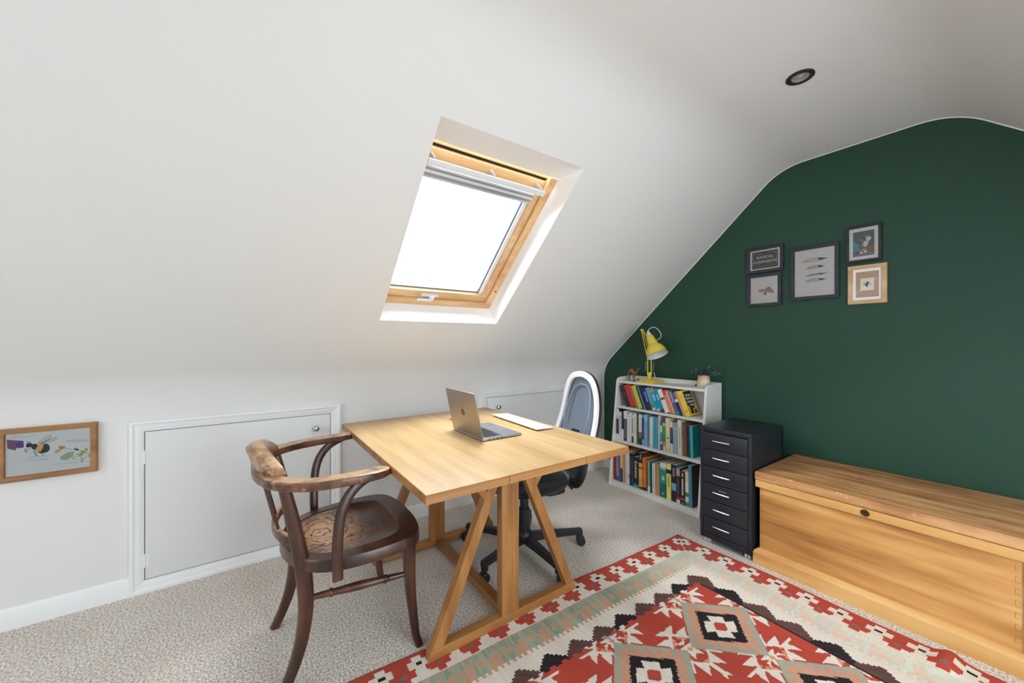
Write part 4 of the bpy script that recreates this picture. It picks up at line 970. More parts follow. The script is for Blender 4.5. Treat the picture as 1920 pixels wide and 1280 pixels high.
BOOKC = {}
def bmat(c, r=0.45):
    k = (tuple(c), r)
    if k not in BOOKC: BOOKC[k] = M('book_cover_%d' % len(BOOKC), rgb(*c), r, var=0.04, vscale=60)
    return BOOKC[k]
PAGES = M('book_pages', rgb(222, 212, 192), 0.85, var=0.05, vscale=200)
def book(x0, x1, z0, h, depth, yf, bands, label, group, lean=0.0, cover=None, marks=None, titles=None, name='book', cover_title=None):
    """spine faces -y. bands: bottom-up list (fraction, colour) up to 1.0; x0,x1 = spine at its foot"""
    w = x1 - x0; wt = w*math.cos(lean) - 0.0006; piv = Vector((x0, 0, z0))
    L_ = Matrix.Translation(piv) @ Matrix.Rotation(-lean, 4, 'Y') @ Matrix.Translation(-piv)
    root = thing(name, label, 'book', (x0 + w/2, yf + depth/2, z0), group=group)
    mats = []; idx = []
    def mi(c):
        m = bmat(c)
        if m not in mats: mats.append(m)
        return mats.index(m)
    bm = BM(); a = 0.0; x1b = x0 + wt; c_t = 0.0014
    for fr, c in bands:
        za, zb = z0 + a*h, z0 + fr*h; q = mi(c)
        box(bm, (x0, yf, za), (x1b, yf + 0.0016, zb), 0, 1, q)
        a = fr
    qc = mi(cover if cover is not None else bands[len(bands)//2][1])
    box(bm, (x0, yf + 0.0016, z0), (x0 + c_t, yf + depth, z0 + h), 0, 1, qc); box(bm, (x1b - c_t, yf + 0.0016, z0), (x1b, yf + depth, z0 + h), 0, 1, qc)
    rnd = random.Random(label)
    for mk in (marks or []):       # (z fraction from, to, width fraction, colour): small printed dashes of a title too small to read
        f0, f1, wf, c = mk; q = mi(c); z = z0 + f0*h; xc = (x0 + x1b)/2
        while z < z0 + f1*h - 0.002:
            l = rnd.uniform(0.0022, 0.0055); ww = wt*wf*rnd.uniform(0.7, 1.0)
            box(bm, (xc - ww/2, yf - 0.0003, z), (xc + ww/2, yf + 0.0001, min(z + l, z0 + f1*h)), 0, 1, q); z += l + rnd.uniform(0.001, 0.0022)
    bm.transform(L_); cv = obj('cover', bm, mats, root, smooth=0)
    bm = BM(); box(bm, (x0 + c_t, yf + 0.0016, z0 + 0.002), (x1b - c_t, yf + depth - 0.003, z0 + h - 0.003)); bm.transform(L_); obj('pages', bm, PAGES, root, smooth=0)
    for tx, fz, size, c in (titles or []):
        mt = L_ @ axes(((x0 + x1b)/2, yf - 0.0004, z0 + fz*h), (0, 0, -1), (1, 0, 0))
        obj('spine_title', text_bm(tx, size, 0.0002, mt), bmat(c), cv, smooth=0)
    for tx, fy_, fz, size, c in (cover_title or []):
        mt = L_ @ axes((x1b + 0.0003, yf + fy_*depth, z0 + fz*h), (0, 1, 0), (0, 0, 1))
        obj('cover_title', text_bm(tx, size, 0.0002, mt, bold=0.0003), bmat(c), cv, smooth=0)
    return root, L_, x1b
W_ = (236, 236, 234); K_ = (30, 31, 35)
# ---- top shelf: paperbacks leaning to the left
g1 = 'books leaning on the top shelf'; LN = math.atan(0.078/0.19)
top = [
 (0.440, 0.487, 0.180, [(1, (38, 42, 50))], 'leaning near-black book, first on the left of the top shelf', None, [(0.5, 0.7, 0.5, (70, 40, 84))]),
 (0.487, 0.541, 0.186, [(1, (206, 52, 42))], 'leaning bright red book on the top shelf', None, [(0.02, 0.98, 0.12, (170, 36, 32))]),
 (0.541, 0.564, 0.186, [(1, (150, 122, 112))], 'leaning mauve-brown book between the red and the yellow-green ones, top shelf', None, None),
 (0.564, 0.601, 0.188, [(1, (222, 206, 64))], 'leaning plain yellow book next to the dark green one, top shelf', None, [(0.02, 0.98, 0.2, (196, 172, 48))]),
 (0.601, 0.617, 0.188, [(1, (26, 62, 42))], 'leaning slim dark green book beside the yellow one, top shelf', None, None),
 (0.617, 0.629, 0.188, [(1, (96, 146, 188))], 'leaning very thin light blue book on the top shelf', None, None),
 (0.629, 0.656, 0.186, [(1, (28, 42, 74))], 'leaning plain navy book on the top shelf', None, None),
 (0.656, 0.690, 0.184, [(0.16, (70, 44, 92)), (1, (32, 44, 96))], 'leaning navy book with lilac lettering on the top shelf', None, [(0.35, 0.8, 0.45, (190, 180, 214))]),
 (0.690, 0.729, 0.184, [(0.12, (130, 200, 222)), (0.30, (98, 148, 104)), (1, (72, 168, 206))], 'leaning light blue book with green foot and pale sticker, top shelf', None, [(0.02, 0.10, 0.6, (224, 238, 240)), (0.4, 0.7, 0.3, (150, 130, 190))]),
 (0.729, 0.764, 0.186, [(0.10, (206, 190, 180)), (0.80, (14, 160, 190)), (1, (222, 128, 62))], 'leaning turquoise book with orange top band, top shelf', None, [(0.45, 0.72, 0.5, (220, 238, 240))]),
 (0.764, 0.799, 0.184, [(0.12, (70, 80, 80)), (1, (22, 156, 188))], 'leaning all-turquoise book touching the white one, top shelf', None, [(0.5, 0.75, 0.4, (200, 232, 238))]),
 (0.799, 0.838, 0.182, [(0.55, (238, 236, 236)), (0.64, (78, 98, 84)), (1, (236, 232, 232))], 'leaning white book with small green picture on its spine, top shelf', None, None),
 (0.838, 0.862, 0.180, [(0.8, (226, 130, 100)), (1, (214, 70, 56))], 'leaning thin salmon book with red top, top shelf', None, [(0.05, 0.75, 0.12, (244, 220, 208))]),
 (0.862, 0.889, 0.180, [(1, (224, 138, 108))], 'leaning thin salmon striped book next to the blue one, top shelf', None, [(0.02, 0.98, 0.25, (244, 224, 212))]),
 (0.889, 0.921, 0.180, [(0.14, (34, 150, 186)), (0.45, (34, 96, 140)), (1, (44, 90, 132))], 'leaning mid-blue book with pale lettering, top shelf', None, [(0.5, 0.95, 0.5, (196, 212, 236)), (0.2, 0.42, 0.3, (170, 130, 170))]),
 (0.921, 0.944, 0.180, [(0.55, (38, 44, 66)), (0.68, (236, 234, 238)), (0.72, (30, 48, 70)), (0.95, (112, 120, 132)), (1, (30, 48, 70))], 'leaning navy book with white label and grey panel, top shelf', None, None),
 (0.944, 0.968, 0.184, [(1, (228, 158, 126))], 'leaning peach book against the yellow and black one, top shelf', None, [(0.1, 0.9, 0.2, (214, 120, 96))]),
]
for x0, x1, h, bands, lab, cover, marks in top: book(x0, x1 - 0.0004, SH[2] + 0.0005, h, 0.13, -0.222, bands, lab, g1, -(-LN), cover, marks)
yb = book(0.968, 1.001, SH[2] + 0.0005, 0.186, 0.128, -0.224, [(1, (240, 216, 74))], 'leaning yellow-spined book with black cover lettered in white, last on the top shelf', g1, LN, (240, 216, 74),
     [(0.15, 0.25, 0.3, (90, 80, 30)), (0.6, 0.85, 0.2, (150, 140, 60))])
root, L_, x1b = yb
bm = BM(); yf = -0.224; z0 = SH[2]
prism(bm, [(x1b + 0.0001, yf + 0.012, z0 + 0.176), (x1b + 0.0001, yf + 0.112, z0 + 0.178), (x1b + 0.0001, yf + 0.112, z0 + 0.080), (x1b + 0.0001, yf + 0.098, z0 + 0.066), (x1b + 0.0001, yf + 0.094, z0 + 0.052), (x1b + 0.0001, yf + 0.066, z0 + 0.044), (x1b + 0.0001, yf + 0.070, z0 + 0.012), (x1b + 0.0001, yf + 0.030, z0 + 0.012), (x1b + 0.0001, yf + 0.034, z0 + 0.06), (x1b + 0.0001, yf + 0.014, z0 + 0.08)], (0.0002, 0, 0))
bm.transform(L_); obj('cover_panel', bm, bmat(K_), root, smooth=0)
bm = BM(); prism(bm, [(x1b + 0.0001, yf + 0.008, z0 + 0.010), (x1b + 0.0001, yf + 0.026, z0 + 0.012), (x1b + 0.0001, yf + 0.028, z0 + 0.05), (x1b + 0.0001, yf + 0.016, z0 + 0.072), (x1b + 0.0001, yf + 0.008, z0 + 0.07)], (0.0002, 0, 0)); prism(bm, [(x1b + 0.0001, yf + 0.084, z0 + 0.012), (x1b + 0.0001, yf + 0.116, z0 + 0.018), (x1b + 0.0001, yf + 0.108, z0 + 0.044), (x1b + 0.0001, yf + 0.078, z0 + 0.040)], (0.0002, 0, 0), 1)
bm.transform(L_); obj('cover_leaves', bm, [bmat((222, 130, 60)), bmat((70, 74, 60))], root, smooth=0)
for tx, fz, fy_ in (('THE GIRL', 0.79, 0.5), ('WITH THE', 0.66, 0.5), ('LOUDING', 0.53, 0.52), ('VOICE', 0.40, 0.60)):
    mt = L_ @ axes((x1b + 0.0004, yf + fy_*0.128, z0 + fz*0.186), (0, 1, 0), (0, 0, 1))
    obj('cover_title', text_bm(tx, 0.0185, 0.0002, mt, bold=0.0006, spacing=0.95), bmat(W_), root, smooth=0)
# ---- middle shelf
g2 = 'books upright on the middle shelf'; z = SH[1] + 0.0005
mid = [
 (0.354, 0.381, 0.256, [(0.16, (230, 228, 226)), (0.20, (196, 40, 92)), (0.66, (48, 40, 44)), (0.78, (222, 196, 130)), (1, (224, 220, 232))], 'book banded white, yellow, black and magenta, first on the left of the middle shelf', [(0.25, 0.6, 0.2, (150, 120, 110))], 0),
 (0.382, 0.408, 0.232, [(1, (214, 216, 234))], 'pale lilac book with blue lettering, second on the middle shelf', [(0.25, 0.85, 0.4, (100, 112, 170))], 0),
 (0.409, 0.431, 0.240, [(0.38, (226, 220, 232)), (0.8, (40, 34, 38)), (1, (60, 40, 56))], 'black book with white lower part, middle shelf', [(0.5, 0.75, 0.3, (150, 60, 60))], 0),
 (0.432, 0.462, 0.246, [(0.74, (62, 64, 68)), (1, (228, 224, 232))], 'charcoal book with white top, middle shelf', [(0.1, 0.7, 0.35, (140, 142, 146))], 0),
 (0.466, 0.486, 0.226, [(1, (224, 224, 230))], 'white book right of the charcoal one with white top, middle shelf', [(0.5, 0.8, 0.25, (150, 150, 160))], 0),
 (0.487, 0.509, 0.240, [(0.8, (220, 214, 210)), (1, (226, 226, 230))], 'pale cream book with tiny dark mark at its top, middle shelf', [(0.84, 0.90, 0.3, (60, 60, 80))], 0),
 (0.510, 0.531, 0.226, [(0.22, (60, 74, 80)), (0.3, (190, 196, 196)), (1, (222, 220, 220))], 'white book with bold black lettering and dark foot, middle shelf', [(0.35, 0.9, 0.5, (60, 62, 66))], 0),
 (0.532, 0.558, 0.240, [(1, (224, 228, 206))], 'pale green-cream book with small lettering, middle shelf', [(0.3, 0.9, 0.2, (120, 130, 110))], 0),
 (0.559, 0.577, 0.240, [(0.35, (84, 96, 74)), (1, (58, 64, 50))], 'slim dark olive book, middle shelf', [(0.4, 0.95, 0.2, (170, 176, 150))], 0),
 (0.579, 0.607, 0.240, [(0.22, (50, 56, 62)), (0.42, (112, 122, 92)), (1, (226, 228, 220))], 'white book with olive and black foot, middle shelf', [(0.5, 0.9, 0.2, (150, 156, 140))], 0),
 (0.609, 0.629, 0.240, [(0.20, (92, 186, 214)), (0.60, (26, 50, 94)), (0.9, (30, 62, 110)), (1, (110, 150, 190))], 'navy book with light blue foot, middle shelf', [(0.25, 0.6, 0.25, (130, 170, 210))], 0),
 (0.630, 0.658, 0.246, [(0.08, (180, 160, 200)), (0.55, (150, 172, 206)), (0.8, (112, 180, 214)), (1, (128, 206, 232))], 'sky blue book fading to lilac at its foot, middle shelf', None, 0),
 (0.659, 0.677, 0.236, [(0.5, (110, 132, 164)), (1, (98, 122, 152))], 'blue-grey book beside the sky blue one, middle shelf', [(0.3, 0.6, 0.4, (60, 76, 110))], 0),
 (0.679, 0.708, 0.236, [(0.10, (206, 224, 218)), (1, (214, 232, 226))], 'pale mint book with small dark mark at the foot, middle shelf', [(0.08, 0.11, 0.3, (70, 110, 120))], 0),
 (0.709, 0.753, 0.238, [(1, (70, 168, 188))], 'plain turquoise book in the middle of the middle shelf', [(0.15, 0.95, 0.06, (40, 120, 140))], 0),
 (0.755, 0.768, 0.256, [(1, (222, 214, 216))], 'very thin pinkish white book right of the plain turquoise one', None, 0),
 (0.770, 0.7895, 0.216, [(0.04, (30, 100, 150)), (0.2, (24, 108, 156)), (0.3, (200, 216, 230)), (0.62, (90, 160, 206)), (0.86, (214, 226, 232)), (1, (36, 120, 168))], 'white book with blue blotches, middle shelf', None, 0),
 (0.795, 0.818, 0.246, [(0.14, (222, 216, 190)), (0.28, (226, 144, 52)), (0.75, (72, 156, 66)), (0.85, (200, 200, 120)), (1, (96, 58, 128))], 'green, orange and purple book, middle shelf', None, 0.02),
 (0.820, 0.855, 0.250, [(0.12, (226, 220, 160)), (0.45, (234, 230, 196)), (1, (234, 232, 186))], 'pale yellow book with a small black emblem, middle shelf', [(0.38, 0.44, 0.35, (40, 40, 40))], 0.02),
 (0.857, 0.877, 0.228, [(0.30, (232, 228, 234)), (0.70, (34, 70, 70)), (0.82, (176, 46, 78)), (1, (234, 232, 238))], 'white book banded crimson and dark green, middle shelf', [(0.4, 0.66, 0.3, (110, 150, 140))], 0.02),
 (0.879, 0.915, 0.226, [(0.8, (156, 186, 192)), (0.84, (190, 210, 214)), (1, (150, 178, 184))], 'wide grey-teal book, middle shelf', None, 0.02),
 (0.917, 0.947, 0.252, [(1, (236, 228, 214))], 'wide cream book with faint red lettering, middle shelf', [(0.2, 0.8, 0.25, (190, 150, 140))], 0.02),
 (0.949, 0.962, 0.238, [(1, (84, 140, 104))], 'thin green book right of the wide cream one, middle shelf', [(0.05, 0.6, 0.2, (200, 200, 150))], 0.02),
 (0.964, 0.984, 0.226, [(1, (158, 66, 60))], 'brick red book, middle shelf', [(0.1, 0.45, 0.2, (200, 120, 90))], 0.02),
 (0.986, 1.009, 0.220, [(0.5, (28, 60, 44)), (1, (36, 42, 66))], 'dark navy and green book beside the cyan one, middle shelf', [(0.5, 0.8, 0.2, (110, 60, 120))], 0.02),
]
for x0, x1, h, bands, lab, marks, ln in mid: book(x0, x1, z, h, 0.165, -0.246, bands, lab, g2, ln, None, marks)
book(1.012, 1.034, z, 0.222, 0.150, -0.248, [(1, (52, 190, 206))], 'cyan book with teal cover showing, last on the middle shelf', g2, 0.035, (28, 132, 146))
# ---- bottom shelf
g3 = 'books upright on the bottom shelf'; z = SH[0] + 0.0005
bot = [
 (0.352, 0.382, 0.250, 0.20, [(1, (150, 30, 36))], 'deep red book, first on the left of the bottom shelf', None, None),
 (0.3855, 0.408, 0.242, 0.19, [(0.14, (60, 76, 120)), (0.6, (150, 146, 150)), (0.85, (140, 116, 170)), (1, (176, 182, 190))], 'grey and lilac book beside the deep red one', None, None),
 (0.410, 0.426, 0.246, 0.19, [(1, (34, 98, 156))], 'thin mid-blue book on the bottom shelf', [(0.05, 0.9, 0.15, (110, 170, 210))], None),
 (0.428, 0.450, 0.248, 0.19, [(0.45, (30, 60, 118)), (1, (232, 204, 104))], 'book half yellow, half navy, bottom shelf', [(0.05, 0.3, 0.3, (90, 90, 160))], None),
 (0.452, 0.470, 0.252, 0.19, [(1, (222, 142, 84))], 'light orange book right of the yellow and navy one', None, None),
 (0.476, 0.498, 0.256, 0.20, [(1, (206, 206, 208))], 'mottled pale grey book, bottom shelf', [(0.1, 0.9, 0.15, (160, 160, 165))], None),
 (0.499, 0.517, 0.262, 0.20, [(0.2, (230, 232, 238)), (0.3, (196, 180, 176)), (1, (232, 232, 234))], 'white book next to the mottled grey one', None, None),
 (0.518, 0.536, 0.256, 0.20, [(1, (32, 34, 40))], 'thin black book with a white stripe, bottom shelf', [(0.35, 0.9, 0.3, (170, 174, 180))], None),
 (0.537, 0.555, 0.256, 0.20, [(1, (36, 38, 42))], 'thin black book touching the one titled Evolution', [(0.05, 0.85, 0.25, (130, 132, 136))], None),
 (0.556, 0.606, 0.240, 0.20, [(0.10, (60, 140, 176)), (0.14, (30, 40, 54)), (1, (28, 34, 46))], 'thick navy-black book titled Evolution in white', None, [('Evolution', 0.58, 0.036, W_)]),
 (0.608, 0.640, 0.284, 0.20, [(0.06, (60, 50, 40)), (0.30, (214, 164, 66)), (0.56, (226, 184, 96)), (0.60, (120, 60, 40)), (0.72, (222, 176, 92)), (1, (28, 28, 30))], 'tall black book with gold lower half, bottom shelf', None, [('MAX', 0.88, 0.020, (226, 222, 206))]),
 (0.643, 0.676, 0.250, 0.19, [(0.10, (44, 36, 34)), (1, (228, 110, 54))], 'vivid orange book, bottom shelf', [(0.4, 0.6, 0.2, (250, 200, 160))], None),
 (0.690, 0.709, 0.238, 0.20, [(0.2, (220, 226, 220)), (1, (86, 190, 150))], 'thin mint green book, bottom shelf', None, None),
 (0.710, 0.726, 0.232, 0.20, [(1, (38, 38, 52))], 'thin dark book right of the mint green one', [(0.2, 0.8, 0.2, (90, 90, 110))], None),
 (0.728, 0.754, 0.230, 0.20, [(0.35, (220, 214, 210)), (1, (222, 226, 216))], 'off-white book beside the plain brown one', [(0.2, 0.9, 0.2, (130, 134, 130))], None),
 (0.756, 0.792, 0.226, 0.20, [(1, (184, 146, 104))], 'plain brown card book, bottom shelf', None, None),
 (0.797, 0.846, 0.256, 0.20, [(0.15, (12, 112, 98)), (0.4, (14, 104, 100)), (0.8, (24, 152, 132)), (0.86, (140, 200, 190)), (1, (224, 232, 232))], 'green-teal book with white top, bottom shelf', [(0.5, 0.62, 0.5, (210, 236, 230)), (0.1, 0.14, 0.3, (210, 236, 230))], None),
 (0.849, 0.886, 0.262, 0.20, [(0.72, (238, 226, 122)), (0.84, (40, 48, 46)), (1, (240, 230, 132))], 'yellow book with a black square on its spine', [(0.35, 0.68, 0.35, (110, 104, 50))], None),
 (0.890, 0.926, 0.264, 0.21, [(0.3, (36, 38, 48)), (0.5, (120, 170, 206)), (1, (34, 36, 44))], 'black book with a pale blue picture on its spine', [(0.68, 0.92, 0.6, (150, 156, 160))], None),
 (0.928, 0.955, 0.248, 0.20, [(0.10, (226, 222, 226)), (0.18, (178, 44, 50)), (0.78, (58, 40, 42)), (0.96, (226, 150, 136)), (1, (120, 180, 170))], 'dark book with pink square at the top and red foot', [(0.25, 0.7, 0.2, (150, 130, 130))], None),
 (0.957, 0.993, 0.236, 0.20, [(0.14, (34, 34, 38)), (0.2, (150, 100, 60)), (1, (30, 31, 35))], 'black book with bold white lettering, bottom shelf', [(0.28, 0.78, 0.4, (226, 226, 224)), (0.84, 0.95, 0.4, (200, 200, 200)), (0.03, 0.07, 0.3, (220, 220, 220))], None),
 (0.995, 1.020, 0.240, 0.20, [(0.12, (96, 120, 86)), (0.28, (222, 226, 220)), (0.4, (98, 140, 60)), (0.7, (228, 230, 222)), (0.95, (222, 206, 156)), (1, (230, 226, 210))], 'white book with green plants printed on its spine', None, None),
]
for x0, x1, h, dp, bands, lab, marks, tt in bot: book(x0, x1, z, h, dp, -0.282, bands, lab, g3, 0.012 if x0 > 0.36 else 0.0, None, marks, tt)
book(1.024, 1.048, z, 0.290, 0.20, -0.284, [(1, (72, 136, 166))], 'tall steel blue book with dark cover showing, last on the bottom shelf', g3, 0.03, (58, 60, 68))

# ------------------------------------------------------------------ yellow desk lamp
YEL = M('yellow_enamel', rgb(236, 208, 72), 0.3, coat=0.4)
LB = Vector((0.600, -0.128, SH[3]))
lp = thing('desk_lamp', 'yellow sprung-arm desk lamp with bell shade, on top of the bookcase', 'lamp', LB)
bm = BM()
for s, z0, z1 in ((0.078, 0.0, 0.013), (0.060, 0.013, 0.021), (0.040, 0.021, 0.030)):
    box(bm, (LB.x - s, LB.y - s*0.9, LB.z + z0), (LB.x + s, LB.y + s*0.9, LB.z + z1), 0.003)
obj('base', bm, YEL, lp)
bm = BM(); x = 0.603; y = -0.14
sweep(bm, [(x, y, LB.z + 0.028), (x, y, LB.z + 0.05)], 0.009, smooth=False)
prism(bm, [(x - 0.009, y - 0.005, 0.905), (x + 0.009, y - 0.005, 0.905), (x + 0.020, y - 0.005, 0.928), (x + 0.020, y - 0.005, 0.945), (x - 0.020, y - 0.005, 0.945), (x - 0.020, y - 0.005, 0.928)], (0, 0.010, 0)); obj('pivot_bracket', bm, YEL, lp, smooth=0)
bm = BM()
for dx in (-0.017, 0.017): bar(bm, (x + dx, y, 0.925), (x + dx - 0.0, y, 1.055), 0.007, 0.007, up=(0, 1, 0))
sweep(bm, [(x - 0.022, y, 1.05), (x + 0.022, y, 1.05)], 0.005, smooth=False); obj('lower_arm', bm, YEL, lp)
bm = BM()
bar(bm, (0.586, y, 1.045), (0.527, y, 1.292), 0.0065, 0.0065, up=(0, 1, 0)); bar(bm, (0.603, y + 0.012, 1.055), (0.537, y + 0.006, 1.290), 0.006, 0.006, up=(0, 1, 0))
bar(bm, (0.529, y, 1.296), (0.590, y, 1.225), 0.007, 0.007, up=(0, 1, 0)); sweep(bm, [(0.532, y - 0.010, 1.290), (0.532, y + 0.018, 1.290)], 0.008, smooth=False); obj('upper_arm', bm, YEL, lp)
def spring(p0, p1, r, n):
    p0 = Vector(p0); p1 = Vector(p1); d = p1 - p0; t = d.normalized(); u = t.orthogonal().normalized(); v = t.cross(u)
    bm = BM(); sweep(bm, [p0 + d*(k/(n*8)) + u*r*math.cos(k*math.pi/4) + v*r*math.sin(k*math.pi/4) for k in range(n*8+1)], 0.0011, smooth=False, seg=5); return bm
STEEL = M('spring_steel', rgb(170, 168, 172), 0.35, 0.8)
obj('spring', spring((0.566, y, 0.955), (0.569, y, 1.03), 0.0045, 14), STEEL, lp); obj('spring', spring((0.637, y, 0.957), (0.642, y, 1.032), 0.0045, 14), STEEL, lp)
SA = Vector((0.477, -0.093, -0.874)).normalized(); S0 = Vector((0.611, y - 0.01, 1.240))
bm = BM()
out = [(0.022, 0.0), (0.028, 0.004), (0.032, 0.03), (0.037, 0.060), (0.041, 0.080), (0.0425, 0.086), (0.0445, 0.088), (0.049, 0.092), (0.061, 0.104), (0.071, 0.122), (0.078, 0.146), (0.082, 0.172), (0.0835, 0.174)]
lathe(bm, out, S0, SA, 40); shade = obj('lamp_shade', bm, YEL, lp, smooth=50)
bm = BM(); lathe(bm, [(r - 0.0015, h + 0.001) for r, h in out], S0, SA, 40); obj('shade_lining', bm, M('white_lining', rgb(216, 214, 214), 0.35, 0.0), shade, smooth=50)
bm = BM(); lathe(bm, [(0, 0.03), (0.012, 0.03), (0.013, 0.07), (0.024, 0.095), (0.029, 0.118), (0.026, 0.140), (0.014, 0.153), (0, 0.157)], S0, SA, 24); obj('light_bulb', bm, M('frosted_bulb', rgb(236, 236, 236), 0.2), lp, smooth=60)
bm = BM(); lathe(bm, [(0.0, -0.042), (0.007, -0.042), (0.010, -0.036), (0.018, -0.010), (0.021, -0.001), (0.0, 0.0)], S0, SA, 24); obj('lamp_cap', bm, M('white_bakelite', rgb(228, 224, 228), 0.35), lp, smooth=50)
bm = BM(); c0 = S0 - SA*0.041
sweep(bm, [c0, (0.598, y, 1.292), (0.616, y + 0.004, 1.305), (0.644, y + 0.010, 1.307), (0.676, y + 0.014, 1.287), (0.698, y + 0.016, 1.247), (0.692, y + 0.012, 1.222), (0.664, y + 0.006, 1.204)], 0.0026, n=6, seg=8); obj('cord', bm, M('white_cord', rgb(226, 228, 228), 0.5), lp)
bm = BM(); sweep(bm, [(0.622, y + 0.03, 0.945), (0.634, y + 0.03, 0.91), (0.640, y + 0.035, 0.888), (0.620, y + 0.05, 0.893), (0.585, y + 0.055, 0.892)], 0.0024, n=5, seg=8); obj('cord', bm, MATS['white_cord'], lp)

# ------------------------------------------------------------------ little things on top of the bookcase
TZ = SH[3]
cam_ = thing('camel_figurine', 'small carved brown camel figurine at the left end of the bookcase top', 'figurine', (0.435, -0.145, TZ))
CB = wood('carved_brown_wood', rgb(72, 48, 32), rgb(116, 82, 56), rgb(150, 112, 80), 'Z', 30, 3, 0.45, bump=0.1)
y = -0.145; bm = BM()
body = [(0.398, y, 0.925), (0.408, y, 0.934), (0.425, y, 0.944), (0.436, y, 0.949), (0.450, y, 0.942), (0.466, y, 0.930), (0.480, y, 0.928), (0.488, y, 0.940), (0.490, y, 0.958), (0.496, y, 0.968), (0.512, y, 0.966), (0.518, y, 0.963)]
sweep(bm, body, [(0.006, 0.008), (0.013, 0.016), (0.017, 0.022), (0.018, 0.030), (0.017, 0.021), (0.012, 0.015), (0.008, 0.010), (0.006, 0.007), (0.005, 0.006), (0.006, 0.0075), (0.005, 0.006), (0.003, 0.004)], up=(0, 0, 1) if False else (0, 1, 0), n=5, seg=14)
for v in bm.verts: pass
obj('body', bm, CB, cam_, smooth=60)
for lx, ly in ((0.411, -0.010), (0.411, 0.010), (0.456, -0.009), (0.456, 0.009)):
    bm = BM(); sweep(bm, [(lx, y + ly, 0.930), (lx - 0.002, y + ly, 0.905), (lx + 0.001, y + ly, 0.885), (lx, y + ly, TZ + 0.004), (lx + 0.004, y + ly, TZ + 0.0005)], [0.007, 0.005, 0.0036, 0.0032, 0.0045], n=4, seg=10, up=(0, 1, 0)); obj('leg', bm, CB, cam_, smooth=60)
bm = BM()
for s in (-1, 1): sweep(bm, [(0.494, y + s*0.003, 0.972), (0.491, y + s*0.006, 0.979)], [0.0022, 0.001], smooth=False, seg=6)
obj('ears', bm, CB, cam_)
bm = BM(); sweep(bm, [(0.399, y, 0.925), (0.393, y, 0.912), (0.390, y, 0.897)], [0.002, 0.0015, 0.001], n=3, seg=6, up=(0, 1, 0)); obj('tail', bm, CB, cam_)
bm = BM(); lathe(bm, [(0, 0), (0.008, 0), (0.009, 0.008), (0.007, 0.02), (0.008, 0.024), (0, 0.025)], (0.520, -0.175, TZ), seg=18); tag(obj('wooden_bead', bm, M('dark_red_brown_wood', rgb(74, 44, 38), 0.45), origin=(0.520, -0.175, TZ)), 'tiny dark brown turned bead between the camel and the yellow lamp', 'bead')
bm = BM(); lathe(bm, [(0, 0), (0.012, 0.001), (0.017, 0.006), (0.017, 0.010), (0.011, 0.016), (0, 0.018)], (0.972, -0.085, TZ), seg=20); bmesh.ops.transform(bm, matrix=Matrix.Diagonal((1, 1, 1, 1)), verts=bm.verts); tag(obj('pebble', bm, M('dark_stone', rgb(52, 48, 46), 0.4, var=0.2, vscale=80), origin=(0.972, -0.085, TZ), smooth=60), 'small dark round pebble beside the beige pot on the bookcase', 'stone')
pt = thing('stoneware_pot', 'little beige stoneware pot holding dried lavender on the bookcase top', 'pot', (1.030, -0.105, TZ))
def pot_mat():
    m = M('beige_stoneware', rgb(214, 200, 172), 0.4, var=0.06, vscale=30); nt = m.node_tree; b = nt.nodes['Principled BSDF']; src = b.inputs['Base Color'].links[0].from_socket
    tc = nt.nodes.new('ShaderNodeTexCoord'); sp = nt.nodes.new('ShaderNodeSeparateXYZ'); nt.links.new(tc.outputs['Object'], sp.inputs[0])
    nz = nt.nodes.new('ShaderNodeTexNoise'); nz.inputs['Scale'].default_value = 35; nt.links.new(tc.outputs['Object'], nz.inputs['Vector'])
    md = nt.nodes.new('ShaderNodeMath'); md.operation = 'MULTIPLY_ADD'; md.inputs[1].default_value = 0.05; nt.links.new(nz.outputs['Fac'], md.inputs[0]); nt.links.new(sp.outputs['Z'], md.inputs[2])
    r = nt.nodes.new('ShaderNodeValToRGB'); r.color_ramp.elements[0].position = 0.075; r.color_ramp.elements[1].position = 0.115; nt.links.new(md.outputs[0], r.inputs[0])
    mx = nt.nodes.new('ShaderNodeMix'); mx.data_type = 'RGBA'; nt.links.new(r.outputs['Color'], mx.inputs[0]); nt.links.new(src, mx.inputs[6]); mx.inputs[7].default_value = rgb(196, 128, 84)
    nt.links.new(mx.outputs[2], b.inputs['Base Color']); return m
bm = BM(); lathe(bm, [(0, 0), (0.044, 0.0), (0.046, 0.006), (0.0455, 0.025), (0.041, 0.055), (0.0385, 0.078), (0.0395, 0.094), (0.0375, 0.096), (0.0355, 0.092), (0.036, 0.07), (0, 0.07)], (1.030, -0.105, TZ), seg=36); obj('pot_body', bm, pot_mat(), pt, smooth=50)
bm = BM(); lathe(bm, [(0.0392, 0.088), (0.0402, 0.090), (0.0402, 0.094), (0.0385, 0.0965)], (1.030, -0.105, TZ), seg=36); obj('glazed_rim', bm, M('dark_glaze', rgb(58, 46, 40), 0.25), pt)
LVS = M('lavender_stem', rgb(74, 84, 80), 0.8); LVF = M('dried_lavender', rgb(66, 66, 96), 0.85, var=0.25, vscale=120); LVG = M('pale_lavender_head', rgb(110, 124, 124), 0.85, var=0.2, vscale=120)
lv = thing('dried_lavender', 'bunch of dried blue-grey lavender sticking out of the small pot', 'dried flowers', (1.030, -0.105, TZ + 0.072))
rr_ = random.Random(5)
